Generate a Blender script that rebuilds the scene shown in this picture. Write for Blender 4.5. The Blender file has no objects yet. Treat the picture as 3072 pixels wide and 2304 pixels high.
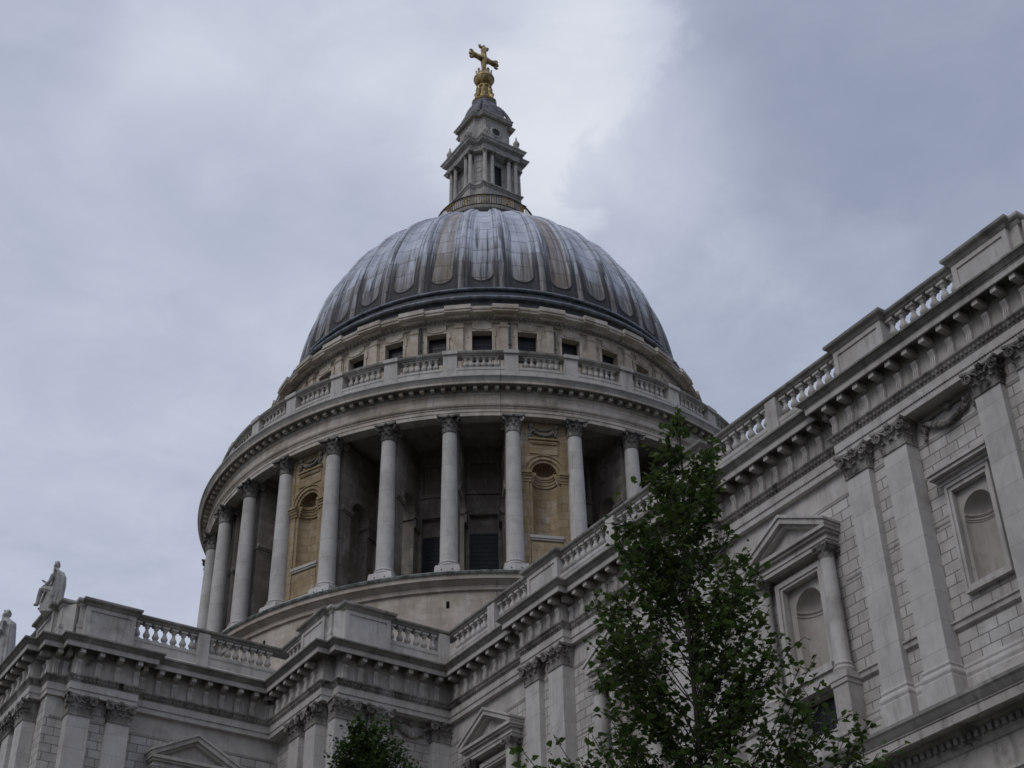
import bpy, bmesh, math, random
from mathutils import Vector, Matrix
R = math.radians
PI = math.pi
random.seed(7)
S = bpy.context.scene
COL = S.collection

# ------------------------------------------------------------------ camera
CAM = Vector((83.7254, -53.5403, 1.6))
YAW, PITCH, ROLL, FPX = 2.55266, 0.613538, -0.021956, 4557.17
_h = Vector((math.cos(YAW), math.sin(YAW), 0))
_rt = Vector((math.sin(YAW), -math.cos(YAW), 0))
FWD = _h * math.cos(PITCH) + Vector((0, 0, math.sin(PITCH)))
_up = _rt.cross(FWD)
CR = _rt * math.cos(ROLL) + _up * math.sin(ROLL)
CU = -_rt * math.sin(ROLL) + _up * math.cos(ROLL)
cd = bpy.data.cameras.new('camera')
cam = bpy.data.objects.new('camera', cd)
COL.objects.link(cam)
cam.matrix_world = Matrix(((CR.x, CU.x, -FWD.x, CAM.x), (CR.y, CU.y, -FWD.y, CAM.y), (CR.z, CU.z, -FWD.z, CAM.z), (0, 0, 0, 1)))
cd.sensor_width = 36.0
cd.lens = FPX / 3072 * 36.0
cd.clip_start = 0.1
cd.clip_end = 4000
S.camera = cam


def ray(px, py):
    """direction through a point of the 3072 x 2304 photograph"""
    return (FWD + CR * ((px - 1536) / FPX) - CU * ((py - 1152) / FPX)).normalized()


# ------------------------------------------------------------------ world, sun, exposure
S.view_settings.view_transform = 'Standard'
S.view_settings.look = 'None'
S.view_settings.exposure = 0.0
S.view_settings.gamma = 1.0
S.cycles.filter_width = 1.6
S.cycles.max_bounces = 6
W = bpy.data.worlds.new('World')
S.world = W
W.use_nodes = True


class NT:
    """small node-tree helper"""
    def __init__(s, tree):
        s.t = tree
        s.t.nodes.clear()

    def n(s, typ, **kw):
        nd = s.t.nodes.new(typ)
        for k, v in kw.items():
            setattr(nd, k, v)
        return nd

    def put(s, sock, v):
        if v is None:
            return
        if isinstance(v, bpy.types.NodeSocket):
            s.t.links.new(v, sock)
        else:
            if hasattr(sock.default_value, '__len__') and not hasattr(v, '__len__'):
                v = [v] * len(sock.default_value)
            if hasattr(sock.default_value, '__len__') and len(v) == 3 and len(sock.default_value) == 4:
                v = (*v, 1)
            sock.default_value = v

    def m(s, op, a, b=None, c=None, clamp=False):
        nd = s.n('ShaderNodeMath', operation=op, use_clamp=clamp)
        for i, v in enumerate((a, b, c)):
            s.put(nd.inputs[i], v)
        return nd.outputs[0]

    def v(s, op, a, b=None, scale=None):
        nd = s.n('ShaderNodeVectorMath', operation=op)
        s.put(nd.inputs[0], a)
        s.put(nd.inputs[1], b)
        if scale is not None:
            s.put(nd.inputs['Scale'], scale)
        return nd.outputs['Value' if op in ('DOT_PRODUCT', 'LENGTH') else 'Vector']

    def rng(s, x, a, b, c=0.0, d=1.0, smooth=True):
        nd = s.n('ShaderNodeMapRange', interpolation_type='SMOOTHSTEP' if smooth else 'LINEAR')
        for k, v in zip(('Value', 'From Min', 'From Max', 'To Min', 'To Max'), (x, a, b, c, d)):
            s.put(nd.inputs[k], v)
        return nd.outputs[0]

    def mix(s, f, a, b, typ='MIX'):
        nd = s.n('ShaderNodeMix', data_type='RGBA', blend_type=typ)
        s.put(nd.inputs[0], f)
        s.put(nd.inputs[6], a)
        s.put(nd.inputs[7], b)
        return nd.outputs[2]

    def noise(s, vec, scale, detail=4, rough=0.55, dist=0.0):
        nd = s.n('ShaderNodeTexNoise')
        s.put(nd.inputs['Vector'], vec)
        for k, v in (('Scale', scale), ('Detail', detail), ('Roughness', rough), ('Distortion', dist)):
            s.put(nd.inputs[k], v)
        return nd.outputs[0]

    def xyz(s, vec):
        nd = s.n('ShaderNodeSeparateXYZ')
        s.put(nd.inputs[0], vec)
        return nd.outputs[0], nd.outputs[1], nd.outputs[2]

    def vec(s, x, y, z):
        nd = s.n('ShaderNodeCombineXYZ')
        for i, v in enumerate((x, y, z)):
            s.put(nd.inputs[i], v)
        return nd.outputs[0]

    def ramp(s, f, stops):
        nd = s.n('ShaderNodeValToRGB')
        s.put(nd.inputs[0], f)
        e = nd.color_ramp.elements
        while len(e) < len(stops):
            e.new(0.5)
        for el, (p, c) in zip(e, stops):
            el.position = p
            el.color = (*c, 1)
        return nd.outputs[0]


SUN_AZ, SUN_EL = R(284), R(44)          # direction the light comes from
def build_sky():
    t = NT(W.node_tree)
    d = t.v('NORMALIZE', t.n('ShaderNodeTexCoord').outputs['Generated'])
    sky = t.n('ShaderNodeTexSky', sky_type='NISHITA', sun_disc=False, sun_elevation=SUN_EL, sun_rotation=PI / 2 - SUN_AZ)
    sky.dust_density = 3.0
    x, y, z = t.xyz(d)
    # clouds as seen on a layer overhead: direction flattened by height
    zz = t.m('MAXIMUM', z, 0.12)
    lay = t.v('ADD', t.vec(t.m('DIVIDE', x, zz), t.m('DIVIDE', y, zz), 0.0), (3.1, 1.7, 0.4))
    n1 = t.noise(lay, 1.5, 5, 0.5, 0.3)
    n2 = t.noise(lay, 5.0, 5, 0.55, 0.6)
    n4 = t.noise(lay, 13.0, 6, 0.6, 0.8)
    n3 = t.noise(t.v('MULTIPLY', d, (1, 1, 1.6)), 3.0, 4, 0.5)
    val = t.m('ADD', 0.46, t.m('MULTIPLY', t.m('SUBTRACT', n1, 0.5), 0.50))
    val = t.m('ADD', val, t.m('MULTIPLY', t.m('SUBTRACT', n2, 0.5), 0.40))
    val = t.m('ADD', val, t.m('MULTIPLY', t.m('SUBTRACT', n4, 0.5), 0.16))
    wob = t.m('ADD', t.m('MULTIPLY', t.m('SUBTRACT', n3, 0.5), 0.05), t.m('MULTIPLY', t.m('SUBTRACT', n2, 0.5), 0.05))
    # bright thin cloud and heavier banks (photo points give their directions in the sky)
    for (px, py, rad, amp) in ((1800, 420, 7, 0.24), (400, 250, 9, 0.07), (1500, 130, 8, 0.16), (800, 60, 8, 0.10), (620, 540, 5, -0.14), (60, 40, 5, -0.16),
                               (300, 1000, 8, -0.04), (1150, 600, 4, -0.06), (2750, 220, 10, -0.20), (2650, 300, 3, -0.05), (2350, 1050, 5, 0.04), (150, 1560, 6, 0.02), (2420, 820, 4, 0.12)):
        g = ray(px, py)
        dt = t.m('ADD', t.v('DOT_PRODUCT', d, tuple(g)), t.m('MULTIPLY', wob, 0.12))
        val = t.m('ADD', val, t.m('MULTIPLY', t.rng(dt, math.cos(R(rad)), 1.0), amp))
    # edge of the heavy bank on the right
    nrm = ray(2020, 60).cross(ray(1745, 740)).normalized()
    if nrm.dot(ray(2900, 200)) < 0:
        nrm = -nrm
    edge = t.rng(t.m('ADD', t.v('DOT_PRODUCT', d, tuple(nrm)), t.m('ADD', t.m('MULTIPLY', wob, 2.2), t.m('MULTIPLY', t.m('SUBTRACT', n4, 0.5), 0.09))), -0.010, 0.014)
    val = t.m('SUBTRACT', val, t.m('MULTIPLY', edge, 0.20))
    col = t.ramp(val, ((0.0, (0.30, 0.345, 0.46)), (0.30, (0.405, 0.45, 0.575)), (0.52, (0.525, 0.57, 0.695)), (0.95, (0.80, 0.83, 0.91))))
    # an overcast sky is dim at the horizon and brightest overhead
    k = t.m('MULTIPLY', t.rng(z, 0.0, 0.36, 0.22, 1.0), t.rng(z, 0.72, 1.0, 1.0, 1.25))
    col = t.v('SCALE', col, None, k)
    b1 = t.n('ShaderNodeBackground')
    t.put(b1.inputs[0], sky.outputs[0])
    b1.inputs[1].default_value = 0.06
    b2 = t.n('ShaderNodeBackground')
    t.put(b2.inputs[0], col)
    b2.inputs[1].default_value = 1.0
    mx = t.n('ShaderNodeMixShader')
    mx.inputs[0].default_value = 0.93
    t.t.links.new(b1.outputs[0], mx.inputs[1])
    t.t.links.new(b2.outputs[0], mx.inputs[2])
    o = t.n('ShaderNodeOutputWorld')
    t.t.links.new(mx.outputs[0], o.inputs[0])


build_sky()
sl = bpy.data.lights.new('sun', 'SUN')
sl.energy = 0.75
sl.angle = R(25)
sl.color = (1.0, 0.975, 0.95)
sun = bpy.data.objects.new('sun', sl)
COL.objects.link(sun)
sd = Vector((math.cos(SUN_AZ) * math.cos(SUN_EL), math.sin(SUN_AZ) * math.cos(SUN_EL), math.sin(SUN_EL)))
sun.rotation_euler = (-sd).to_track_quat('-Z', 'Y').to_euler()


# ------------------------------------------------------------------ materials
def material(name):
    m = bpy.data.materials.new(name)
    m.use_nodes = True
    return m, NT(m.node_tree)


def finish(t, col, rough=0.8, bump=None, bs=0.3, metal=0.0, spec=0.3, bd=0.02):
    p = t.n('ShaderNodeBsdfPrincipled')
    t.put(p.inputs['Base Color'], col)
    t.put(p.inputs['Roughness'], rough)
    t.put(p.inputs['Metallic'], metal)
    t.put(p.inputs['Specular IOR Level'], spec)
    if bump is not None:
        b = t.n('ShaderNodeBump')
        b.inputs['Strength'].default_value = bs
        b.inputs['Distance'].default_value = bd
        t.put(b.inputs['Height'], bump)
        t.t.links.new(b.outputs[0], p.inputs['Normal'])
    o = t.n('ShaderNodeOutputMaterial')
    t.t.links.new(p.outputs[0], o.inputs[0])
    return p


def stone(name, c0, c1, grime=(0.16, 0.14, 0.12), gr=0.35, brick=None, uv='flat', mortar=(0.10, 0.09, 0.08), mscale=1.0, blockvar=0.5, streak=0.4):
    """weathered limestone: c0/c1 the two tones, brick = (length, height, joint)"""
    m, t = material(name)
    pos = t.n('ShaderNodeNewGeometry').outputs['Position']
    x, y, z = t.xyz(pos)
    n_big = t.noise(pos, 0.35, 4, 0.6)
    n_mid = t.noise(pos, 2.2, 5, 0.6)
    n_fin = t.noise(pos, 14.0, 4, 0.6)
    f = t.m('ADD', t.m('MULTIPLY', n_big, 0.6), t.m('MULTIPLY', n_mid, 0.4))
    col = t.mix(t.rng(f, 0.32, 0.68), c0, c1)
    bump = t.m('MULTIPLY', n_fin, 0.35)
    if brick:
        if uv == 'drum':
            u = t.m('MULTIPLY', t.m('ARCTAN2', y, x), 20.0)
        else:
            nn = t.n('ShaderNodeNewGeometry').outputs['True Normal']
            nx, ny, nz = t.xyz(nn)
            fac = t.m('GREATER_THAN', t.m('ABSOLUTE', nx), t.m('ABSOLUTE', ny))
            u = t.m('ADD', t.m('MULTIPLY', y, fac), t.m('MULTIPLY', x, t.m('SUBTRACT', 1.0, fac)))
        b = t.n('ShaderNodeTexBrick')
        b.offset = 0.5
        t.put(b.inputs['Vector'], t.vec(u, z, 0.0))
        t.put(b.inputs['Color1'], (0, 0, 0))
        t.put(b.inputs['Color2'], (1, 1, 1))
        t.put(b.inputs['Mortar'], (0.5, 0.5, 0.5))
        for k, v in (('Scale', 1.0), ('Mortar Size', brick[2]), ('Mortar Smooth', 0.15), ('Bias', 0.0), ('Brick Width', brick[0]), ('Row Height', brick[1])):
            b.inputs[k].default_value = v
        bc = t.m('MULTIPLY', t.m('SUBTRACT', t.xyz(b.outputs[0])[0], 0.5), blockvar)
        hs = t.n('ShaderNodeHueSaturation')
        t.put(hs.inputs['Value'], t.m('ADD', 1.0, bc))
        t.put(hs.inputs['Saturation'], t.m('SUBTRACT', 1.0, t.m('MULTIPLY', bc, 0.9)))
        t.put(hs.inputs['Color'], col)
        col = hs.outputs[0]
    # rain streaks and soot blotches with their own outlines
    sv = t.vec(t.m('MULTIPLY', x, 3.5), t.m('MULTIPLY', y, 3.5), t.m('MULTIPLY', z, 0.35))
    st = t.noise(sv, 1.0, 5, 0.65)
    bl = t.noise(pos, 0.9, 6, 0.7, 0.4)
    wash = t.noise(t.vec(t.m('MULTIPLY', x, 1.3), t.m('MULTIPLY', y, 1.3), t.m('MULTIPLY', z, 0.5)), 0.55, 6, 0.68, 0.5)
    col = t.mix(t.m('MULTIPLY', t.rng(wash, 0.50, 0.66), 0.30), col, tuple(0.45 * v for v in c0))
    col = t.mix(t.m('MULTIPLY', t.rng(wash, 0.46, 0.34), 0.35), col, (0.64, 0.62, 0.59))
    g = t.m('ADD', t.m('MULTIPLY', t.rng(st, 0.50, 0.74), streak), t.m('MULTIPLY', t.rng(bl, 0.52, 0.72), gr), clamp=True)
    col = t.mix(g, col, grime)
    if brick:
        col = t.mix(t.m('MULTIPLY', b.outputs['Fac'], mscale), col, mortar)
        bump = t.m('SUBTRACT', bump, t.m('MULTIPLY', b.outputs['Fac'], 2.0 * mscale))
    finish(t, col, 0.85, bump, 0.35, bd=0.02)
    return m


M = {}
M['pale'] = stone('pale_limestone', (0.42, 0.392, 0.36), (0.56, 0.535, 0.50), grime=(0.13, 0.115, 0.10), gr=0.36, streak=0.38)
M['frieze'] = stone('sooted_shade_frieze_stone', (0.33, 0.305, 0.27), (0.50, 0.47, 0.43), grime=(0.07, 0.062, 0.052), gr=0.75, streak=0.65)  # soot grime, deepened to put the shade under the cornice into the colour
M['pilaster'] = stone('pilaster_limestone', (0.45, 0.425, 0.40), (0.57, 0.545, 0.515), gr=0.14, streak=0.16, brick=(2.6, 0.93, 0.010), mscale=0.35, blockvar=0.10)
M['ashlar'] = stone('jointed_ashlar', (0.42, 0.392, 0.36), (0.56, 0.535, 0.505), gr=0.32, streak=0.32, brick=(0.74, 0.375, 0.019), mscale=0.75, blockvar=0.24)
M['weather_shade'] = stone('weathered_shade_stone', (0.19, 0.18, 0.16), (0.31, 0.295, 0.265), grime=(0.06, 0.058, 0.05), gr=0.55, streak=0.5)  # weathering on rails and mouldings; on soffits and dentils it also paints shade
M['sooty'] = stone('sooty_carved_stone', (0.11, 0.10, 0.088), (0.33, 0.31, 0.28), grime=(0.02, 0.018, 0.016), gr=0.9, streak=0.65)
M['drum'] = stone('warm_drum_stone', (0.46, 0.385, 0.30), (0.60, 0.525, 0.435), gr=0.25, streak=0.3, brick=(0.62, 0.36, 0.008), uv='drum', mscale=0.3, blockvar=0.26)
M['stylobate'] = stone('cleaned_stylobate_stone', (0.45, 0.385, 0.315), (0.58, 0.51, 0.435), gr=0.22, streak=0.3, brick=(0.62, 0.36, 0.008), uv='drum', mscale=0.3, blockvar=0.24)
M['drumplain'] = stone('drum_band_stone', (0.42, 0.36, 0.295), (0.59, 0.53, 0.455), gr=0.3, streak=0.38, brick=(1.4, 0.8, 0.008), uv='drum', mscale=0.3, blockvar=0.34)
M['column'] = stone('column_shaft_stone', (0.47, 0.45, 0.425), (0.60, 0.58, 0.55), grime=(0.25, 0.20, 0.15), gr=0.32, streak=0.15, brick=(3.1, 1.25, 0.014), uv='drum', mscale=0.35, blockvar=0.10)
M['tan'] = stone('ochre_niche_stone', (0.29, 0.213, 0.12), (0.40, 0.308, 0.19), grime=(0.17, 0.115, 0.06), gr=0.55, streak=0.4, brick=(1.0, 0.55, 0.016), uv='drum', mscale=0.6, blockvar=0.25)
M['gallery'] = stone('gallery_stone', (0.42, 0.395, 0.36), (0.56, 0.535, 0.50), gr=0.38, streak=0.38)
M['inner'] = stone('shaded_inner_stone', (0.21, 0.178, 0.147), (0.34, 0.295, 0.25), gr=0.5, streak=0.45, brick=(1.2, 0.6, 0.014), uv='drum', mscale=0.5, blockvar=0.22)  # colour darkened to carry the shade of the recesses
M['lantern'] = stone('lantern_stone', (0.37, 0.355, 0.33), (0.53, 0.51, 0.48), grime=(0.085, 0.08, 0.07), gr=0.55, streak=0.55)
M['statue'] = stone('statue_stone', (0.33, 0.32, 0.30), (0.52, 0.505, 0.48), grime=(0.07, 0.066, 0.06), gr=0.6, streak=0.55)


def simple(name, c, rough=0.6, metal=0.0, spec=0.3, var=0.3, sc=6.0):
    m, t = material(name)
    pos = t.n('ShaderNodeNewGeometry').outputs['Position']
    n = t.noise(pos, sc, 4, 0.6)
    col = t.mix(t.rng(n, 0.3, 0.7), tuple(v * (1 - var) for v in c), tuple(min(1, v * (1 + var)) for v in c))
    finish(t, col, rough, n, 0.2, metal, spec)
    return m


M['greencap'] = simple('copper_streaked_lead_edge', (0.15, 0.165, 0.15), 0.7, var=0.6, sc=3.0)
M['leadroll'] = simple('grey_lead_roll', (0.17, 0.19, 0.215), 0.42, 0.1, 0.5, var=0.4, sc=2.0)
M['leadmid'] = simple('cupola_lead', (0.12, 0.12, 0.125), 0.6, 0.1, 0.4, var=0.5, sc=2.5)
M['leaddark'] = simple('dark_lead', (0.055, 0.06, 0.068), 0.6, 0.1, 0.4, var=0.4, sc=2.0)
M['glass'] = simple('dark_leaded_glass', (0.012, 0.015, 0.022), 0.35, 0.0, 0.25, var=0.5, sc=9.0)
M['hole'] = simple('dark_opening', (0.012, 0.011, 0.010), 0.9, 0.0, 0.0)
M['gold'] = simple('gilded_metal', (0.38, 0.28, 0.13), 0.55, 0.45, 0.4, var=0.65, sc=2.5)
M['olddgold'] = simple('tarnished_gilding', (0.30, 0.19, 0.05), 0.55, 0.5, 0.4, var=0.7, sc=5.0)
M['iron'] = simple('dark_iron', (0.035, 0.03, 0.027), 0.6, 0.2, 0.3)
M['pipe'] = simple('lead_drainpipe', (0.07, 0.085, 0.08), 0.6, 0.1, 0.3)
M['bark'] = simple('young_bark', (0.042, 0.036, 0.030), 0.9, var=0.35, sc=14.0)


def dome_lead():
    m, t = material('dome_lead_sheets')
    pos = t.n('ShaderNodeNewGeometry').outputs['Position']
    x, y, z = t.xyz(pos)
    a = t.n('ShaderNodeAttribute', attribute_name='lead')
    tint, panel, arc = t.xyz(a.outputs['Vector'])
    az = t.m('ARCTAN2', y, x)
    flat = t.m('LESS_THAN', panel, 0.25)
    pan = t.m('GREATER_THAN', panel, 0.75)
    st = t.noise(t.vec(t.m('MULTIPLY', az, 36.0), t.m('MULTIPLY', z, 0.10), tint), 1.0, 5, 0.7)
    st2 = t.noise(t.vec(t.m('MULTIPLY', az, 95.0), t.m('MULTIPLY', z, 0.22), 4.0), 1.0, 4, 0.65)
    bl = t.noise(pos, 0.6, 5, 0.6)
    sheet = t.n('ShaderNodeTexWhiteNoise', noise_dimensions='2D')
    t.put(sheet.inputs['Vector'], t.vec(t.m('FLOOR', t.m('MULTIPLY', az, 20.37)), t.m('FLOOR', arc), 0.0))
    clean = t.mix(t.rng(t.m('ADD', bl, t.m('MULTIPLY', t.m('SUBTRACT', sheet.outputs[0], 0.5), 0.33)), 0.25, 0.75), (0.43, 0.455, 0.52), (0.58, 0.61, 0.69))
    brown = t.mix(t.rng(st2, 0.33, 0.67), (0.075, 0.064, 0.055), (0.31, 0.285, 0.262))
    # run-off staining grows down the sheets, ragged by the streak noise
    low = t.rng(t.m('ADD', t.m('ADD', z, t.m('MULTIPLY', t.m('SUBTRACT', sheet.outputs[0], 0.5), 1.6)), t.m('ADD', t.m('MULTIPLY', t.m('SUBTRACT', st, 0.5), 9.0), t.m('MULTIPLY', t.m('SUBTRACT', st2, 0.5), 5.0))), 74.4, 70.6)
    ribd = t.m('MULTIPLY', flat, t.rng(t.m('ADD', z, t.m('MULTIPLY', t.m('SUBTRACT', st2, 0.5), 6.0)), 75.5, 70.8))
    col = t.mix(t.m('MULTIPLY', low, 0.92), clean, brown)
    col = t.mix(t.m('MULTIPLY', ribd, 0.75), col, (0.085, 0.08, 0.078))
    # some panels carry an ochre-brown patina all the way up
    tp = t.m('MULTIPLY', t.m('MULTIPLY', t.rng(tint, 0.55, 0.95), pan), t.rng(st, 0.30, 0.52))
    col = t.mix(t.m('MULTIPLY', tp, 0.68), col, t.mix(st2, (0.13, 0.095, 0.06), (0.36, 0.29, 0.21)))
    # black runs
    blk = t.m('MULTIPLY', t.rng(t.m('ADD', st, t.m('MULTIPLY', st2, 0.4)), 0.70, 0.84), t.rng(z, 81.0, 73.0))
    blk = t.m('ADD', blk, t.m('MULTIPLY', flat, t.m('MULTIPLY', t.rng(t.m('ADD', z, t.m('MULTIPLY', t.m('SUBTRACT', st2, 0.5), 7.0)), 74.2, 69.8), 0.85)), clamp=True)
    col = t.mix(t.m('MULTIPLY', blk, 0.92), col, (0.04, 0.04, 0.044))
    # pale drips
    wh = t.m('MULTIPLY', t.rng(st2, 0.60, 0.70), t.rng(z, 76.0, 71.0))
    col = t.mix(t.m('MULTIPLY', wh, 0.22), col, (0.52, 0.51, 0.50))
    # seams between sheets
    seam = t.m('LESS_THAN', t.m('FRACT', arc), 0.035)
    col = t.mix(t.m('MULTIPLY', seam, 0.75), col, (0.06, 0.055, 0.05))
    ed = t.n('ShaderNodeAttribute', attribute_name='edge').outputs['Fac']
    col = t.mix(t.m('MULTIPLY', t.rng(ed, 0.25, 0.8), 0.5), col, (0.05, 0.05, 0.052))
    finish(t, col, 0.68, t.m('SUBTRACT', t.m('ADD', bl, t.m('MULTIPLY', st2, 0.6)), seam), 0.45, 0.0, 0.25, bd=0.04)
    return m


M['dome'] = dome_lead()


def leaf_mat(name, dark, light):
    m, t = material(name)
    a = t.n('ShaderNodeAttribute', attribute_name='tone')
    v = t.xyz(a.outputs['Vector'])[0]
    col = t.mix(v, dark, light)
    d = t.n('ShaderNodeBsdfPrincipled')
    t.put(d.inputs['Base Color'], col)
    d.inputs['Roughness'].default_value = 0.5
    d.inputs['Specular IOR Level'].default_value = 0.35
    tr = t.n('ShaderNodeBsdfTranslucent')
    t.put(tr.inputs[0], t.mix(0.5, col, (0.10, 0.16, 0.02)))
    mx = t.n('ShaderNodeMixShader')
    mx.inputs[0].default_value = 0.34
    t.t.links.new(d.outputs[0], mx.inputs[1])
    t.t.links.new(tr.outputs[0], mx.inputs[2])
    o = t.n('ShaderNodeOutputMaterial')
    t.t.links.new(mx.outputs[0], o.inputs[0])
    return m


M['leaf'] = leaf_mat('green_leaves', (0.027, 0.046, 0.016), (0.12, 0.175, 0.048))
M['leaf2'] = leaf_mat('dense_dark_leaves', (0.014, 0.032, 0.010), (0.065, 0.125, 0.030))


# ------------------------------------------------------------------ mesh helpers
class MB:
    def __init__(s):
        s.v, s.f, s.sm, s.mi = [], [], [], []
        s.mat = 0

    def add(s, vs, fs, smooth=False):
        b = len(s.v)
        s.v += [tuple(p) for p in vs]
        for f in fs:
            s.f.append(tuple(b + i for i in f))
            s.sm.append(smooth)
            s.mi.append(s.mat)

    def box(s, x0, x1, y0, y1, z0, z1, f=None):
        vs = [(x, y, z) for z in (z0, z1) for y in (y0, y1) for x in (x0, x1)]
        if f:
            vs = [f(*p) for p in vs]
        s.add(vs, [(0, 2, 3, 1), (4, 5, 7, 6), (0, 1, 5, 4), (2, 6, 7, 3), (0, 4, 6, 2), (1, 3, 7, 5)])

    def prism(s, poly, a, b, f, smooth=False):
        """polygon given in (p, q), extruded from a to b; f(p, q, t) -> xyz"""
        n = len(poly)
        vs = [f(p, q, a) for p, q in poly] + [f(p, q, b) for p, q in poly]
        s.add(vs, [tuple(range(n)), tuple(range(2 * n - 1, n - 1, -1))])
        s.add(vs, [(i, (i + 1) % n, n + (i + 1) % n, n + i) for i in range(n)], smooth)

    def lathe(s, prof, seg=24, c=(0, 0, 0), a0=0.0, a1=2 * PI, smooth=True, f=None, square=False):
        full = abs(a1 - a0 - 2 * PI) < 1e-6
        n = seg if full else seg + 1
        vs = []
        for r, z in prof:
            for i in range(n):
                a = a0 + (a1 - a0) * i / seg
                k = 1.0
                if square:
                    k = 1 / max(abs(math.cos(a)), abs(math.sin(a)))
                p = (c[0] + r * k * math.cos(a), c[1] + r * k * math.sin(a), c[2] + z)
                vs.append(f(*p) if f else p)
        fs = []
        for j in range(len(prof) - 1):
            for i in range(seg):
                i2 = (i + 1) % n
                fs.append((j * n + i, j * n + i2, (j + 1) * n + i2, (j + 1) * n + i))
        s.add(vs, fs, smooth)

    def sweep(s, prof, path, smooth=False):
        """profile (out, z) carried along a plan path, mitred; out = to the right of travel"""
        n = len(path)
        offs = []
        for i in range(n):
            ds = []
            if i > 0:
                ds.append((Vector(path[i]) - Vector(path[i - 1])).normalized())
            if i < n - 1:
                ds.append((Vector(path[i + 1]) - Vector(path[i])).normalized())
            ns = [Vector((d.y, -d.x)) for d in ds]
            if len(ns) == 2:
                mv = ns[0] + ns[1]
                mv = mv / max(0.15, mv.dot(ns[0]))
            else:
                mv = ns[0]
            offs.append(mv)
        k = len(prof)
        vs = []
        for p, o in zip(path, offs):
            for out, z in prof:
                vs.append((p[0] + o.x * out, p[1] + o.y * out, z))
        fs = [(i * k + j, (i + 1) * k + j, (i + 1) * k + j + 1, i * k + j + 1) for i in range(n - 1) for j in range(k - 1)]
        s.add(vs, fs, smooth)
        s.add(vs, [tuple(range(k)), tuple(range((n - 1) * k + k - 1, (n - 1) * k - 1, -1))])

    def tube(s, pts, rad, seg=6, smooth=True, cap=True):
        pts = [Vector(p) for p in pts]
        if not hasattr(rad, '__len__'):
            rad = [rad] * len(pts)
        vs = []
        up = Vector((0.31, 0.21, 0.92))
        for i, p in enumerate(pts):
            d = (pts[min(i + 1, len(pts) - 1)] - pts[max(i - 1, 0)])
            d = d.normalized() if d.length > 1e-9 else Vector((0, 0, 1))
            a = d.cross(up)
            if a.length < 0.05:
                a = d.cross(Vector((1, 0, 0)))
            a.normalize()
            b = d.cross(a)
            for k in range(seg):
                t = 2 * PI * k / seg
                vs.append(p + (a * math.cos(t) + b * math.sin(t)) * rad[i])
        fs = [(i * seg + k, i * seg + (k + 1) % seg, (i + 1) * seg + (k + 1) % seg, (i + 1) * seg + k) for i in range(len(pts) - 1) for k in range(seg)]
        s.add(vs, fs, smooth)
        if cap:
            s.add(vs, [tuple(range(seg)), tuple(range((len(pts) - 1) * seg, len(pts) * seg))])

    def ball(s, c, r, seg=8, rings=5):
        if not hasattr(r, '__len__'):
            r = (r, r, r)
        vs = []
        for j in range(rings + 1):
            t = PI * j / rings
            for i in range(seg):
                a = 2 * PI * i / seg
                vs.append((c[0] + r[0] * math.sin(t) * math.cos(a), c[1] + r[1] * math.sin(t) * math.sin(a), c[2] + r[2] * math.cos(t)))
        s.add(vs, [(j * seg + i, j * seg + (i + 1) % seg, (j + 1) * seg + (i + 1) % seg, (j + 1) * seg + i) for j in range(rings) for i in range(seg)], True)

    def build(s, name, mat, parent=None, recalc=True, merge=False):
        me = bpy.data.meshes.new(name)
        me.from_pydata(s.v, [], s.f)
        mats = mat if isinstance(mat, (list, tuple)) else [mat]
        for m in mats:
            me.materials.append(M[m])
        me.polygons.foreach_set('use_smooth', s.sm)
        me.polygons.foreach_set('material_index', s.mi)
        if recalc or merge:
            bm = bmesh.new()
            bm.from_mesh(me)
            if merge:
                bmesh.ops.remove_doubles(bm, verts=bm.verts, dist=1e-4)
            bmesh.ops.recalc_face_normals(bm, faces=bm.faces)
            bm.to_mesh(me)
            bm.free()
        if any(s.sm):
            me.set_sharp_from_angle(angle=R(38))
        me.update()
        o = bpy.data.objects.new(name, me)
        COL.objects.link(o)
        if parent:
            o.parent = parent
        return o


def place(o, x, y, z, rz=0.0):
    o.location = (x, y, z)
    o.rotation_euler = (0, 0, rz)
    return o


def dup(o, x=0, y=0, z=0, rz=0.0, parent=None):
    """copy of a part and of its sub-parts"""
    c = o.copy()
    COL.objects.link(c)
    c.parent = parent or o.parent
    place(c, x, y, z, rz)
    for ch in o.children:
        k = ch.copy()
        COL.objects.link(k)
        k.parent = c
    return c


def empty(name, label, cat, loc=(0, 0, 0), group=None):
    o = bpy.data.objects.new(name, None)
    COL.objects.link(o)
    o.location = loc
    o['label'] = label
    o['category'] = cat
    if group:
        o['group'] = group
    return o


def structure(o):
    o['kind'] = 'structure'
    return o
# ------------------------------------------------------------------ ground
mg, tg = material('paved_ground')
_p = tg.n('ShaderNodeNewGeometry').outputs['Position']
finish(tg, tg.mix(tg.rng(tg.noise(_p, 0.8, 5), 0.3, 0.7), (0.045, 0.05, 0.035), (0.085, 0.085, 0.07)), 0.9)
M['ground'] = mg
g = MB()
g.add([(-900, -900, 0), (900, -900, 0), (900, 900, 0), (-900, 900, 0)], [(0, 1, 2, 3)])
structure(g.build('ground', 'ground', recalc=False))

cath = empty('cathedral', 'vast pale stone cathedral with a ribbed lead dome, columned drum and gilded cross', 'cathedral')


def fl(s, o, z):            # local facade frame, facing -Y
    return (s, -o, z)


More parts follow.
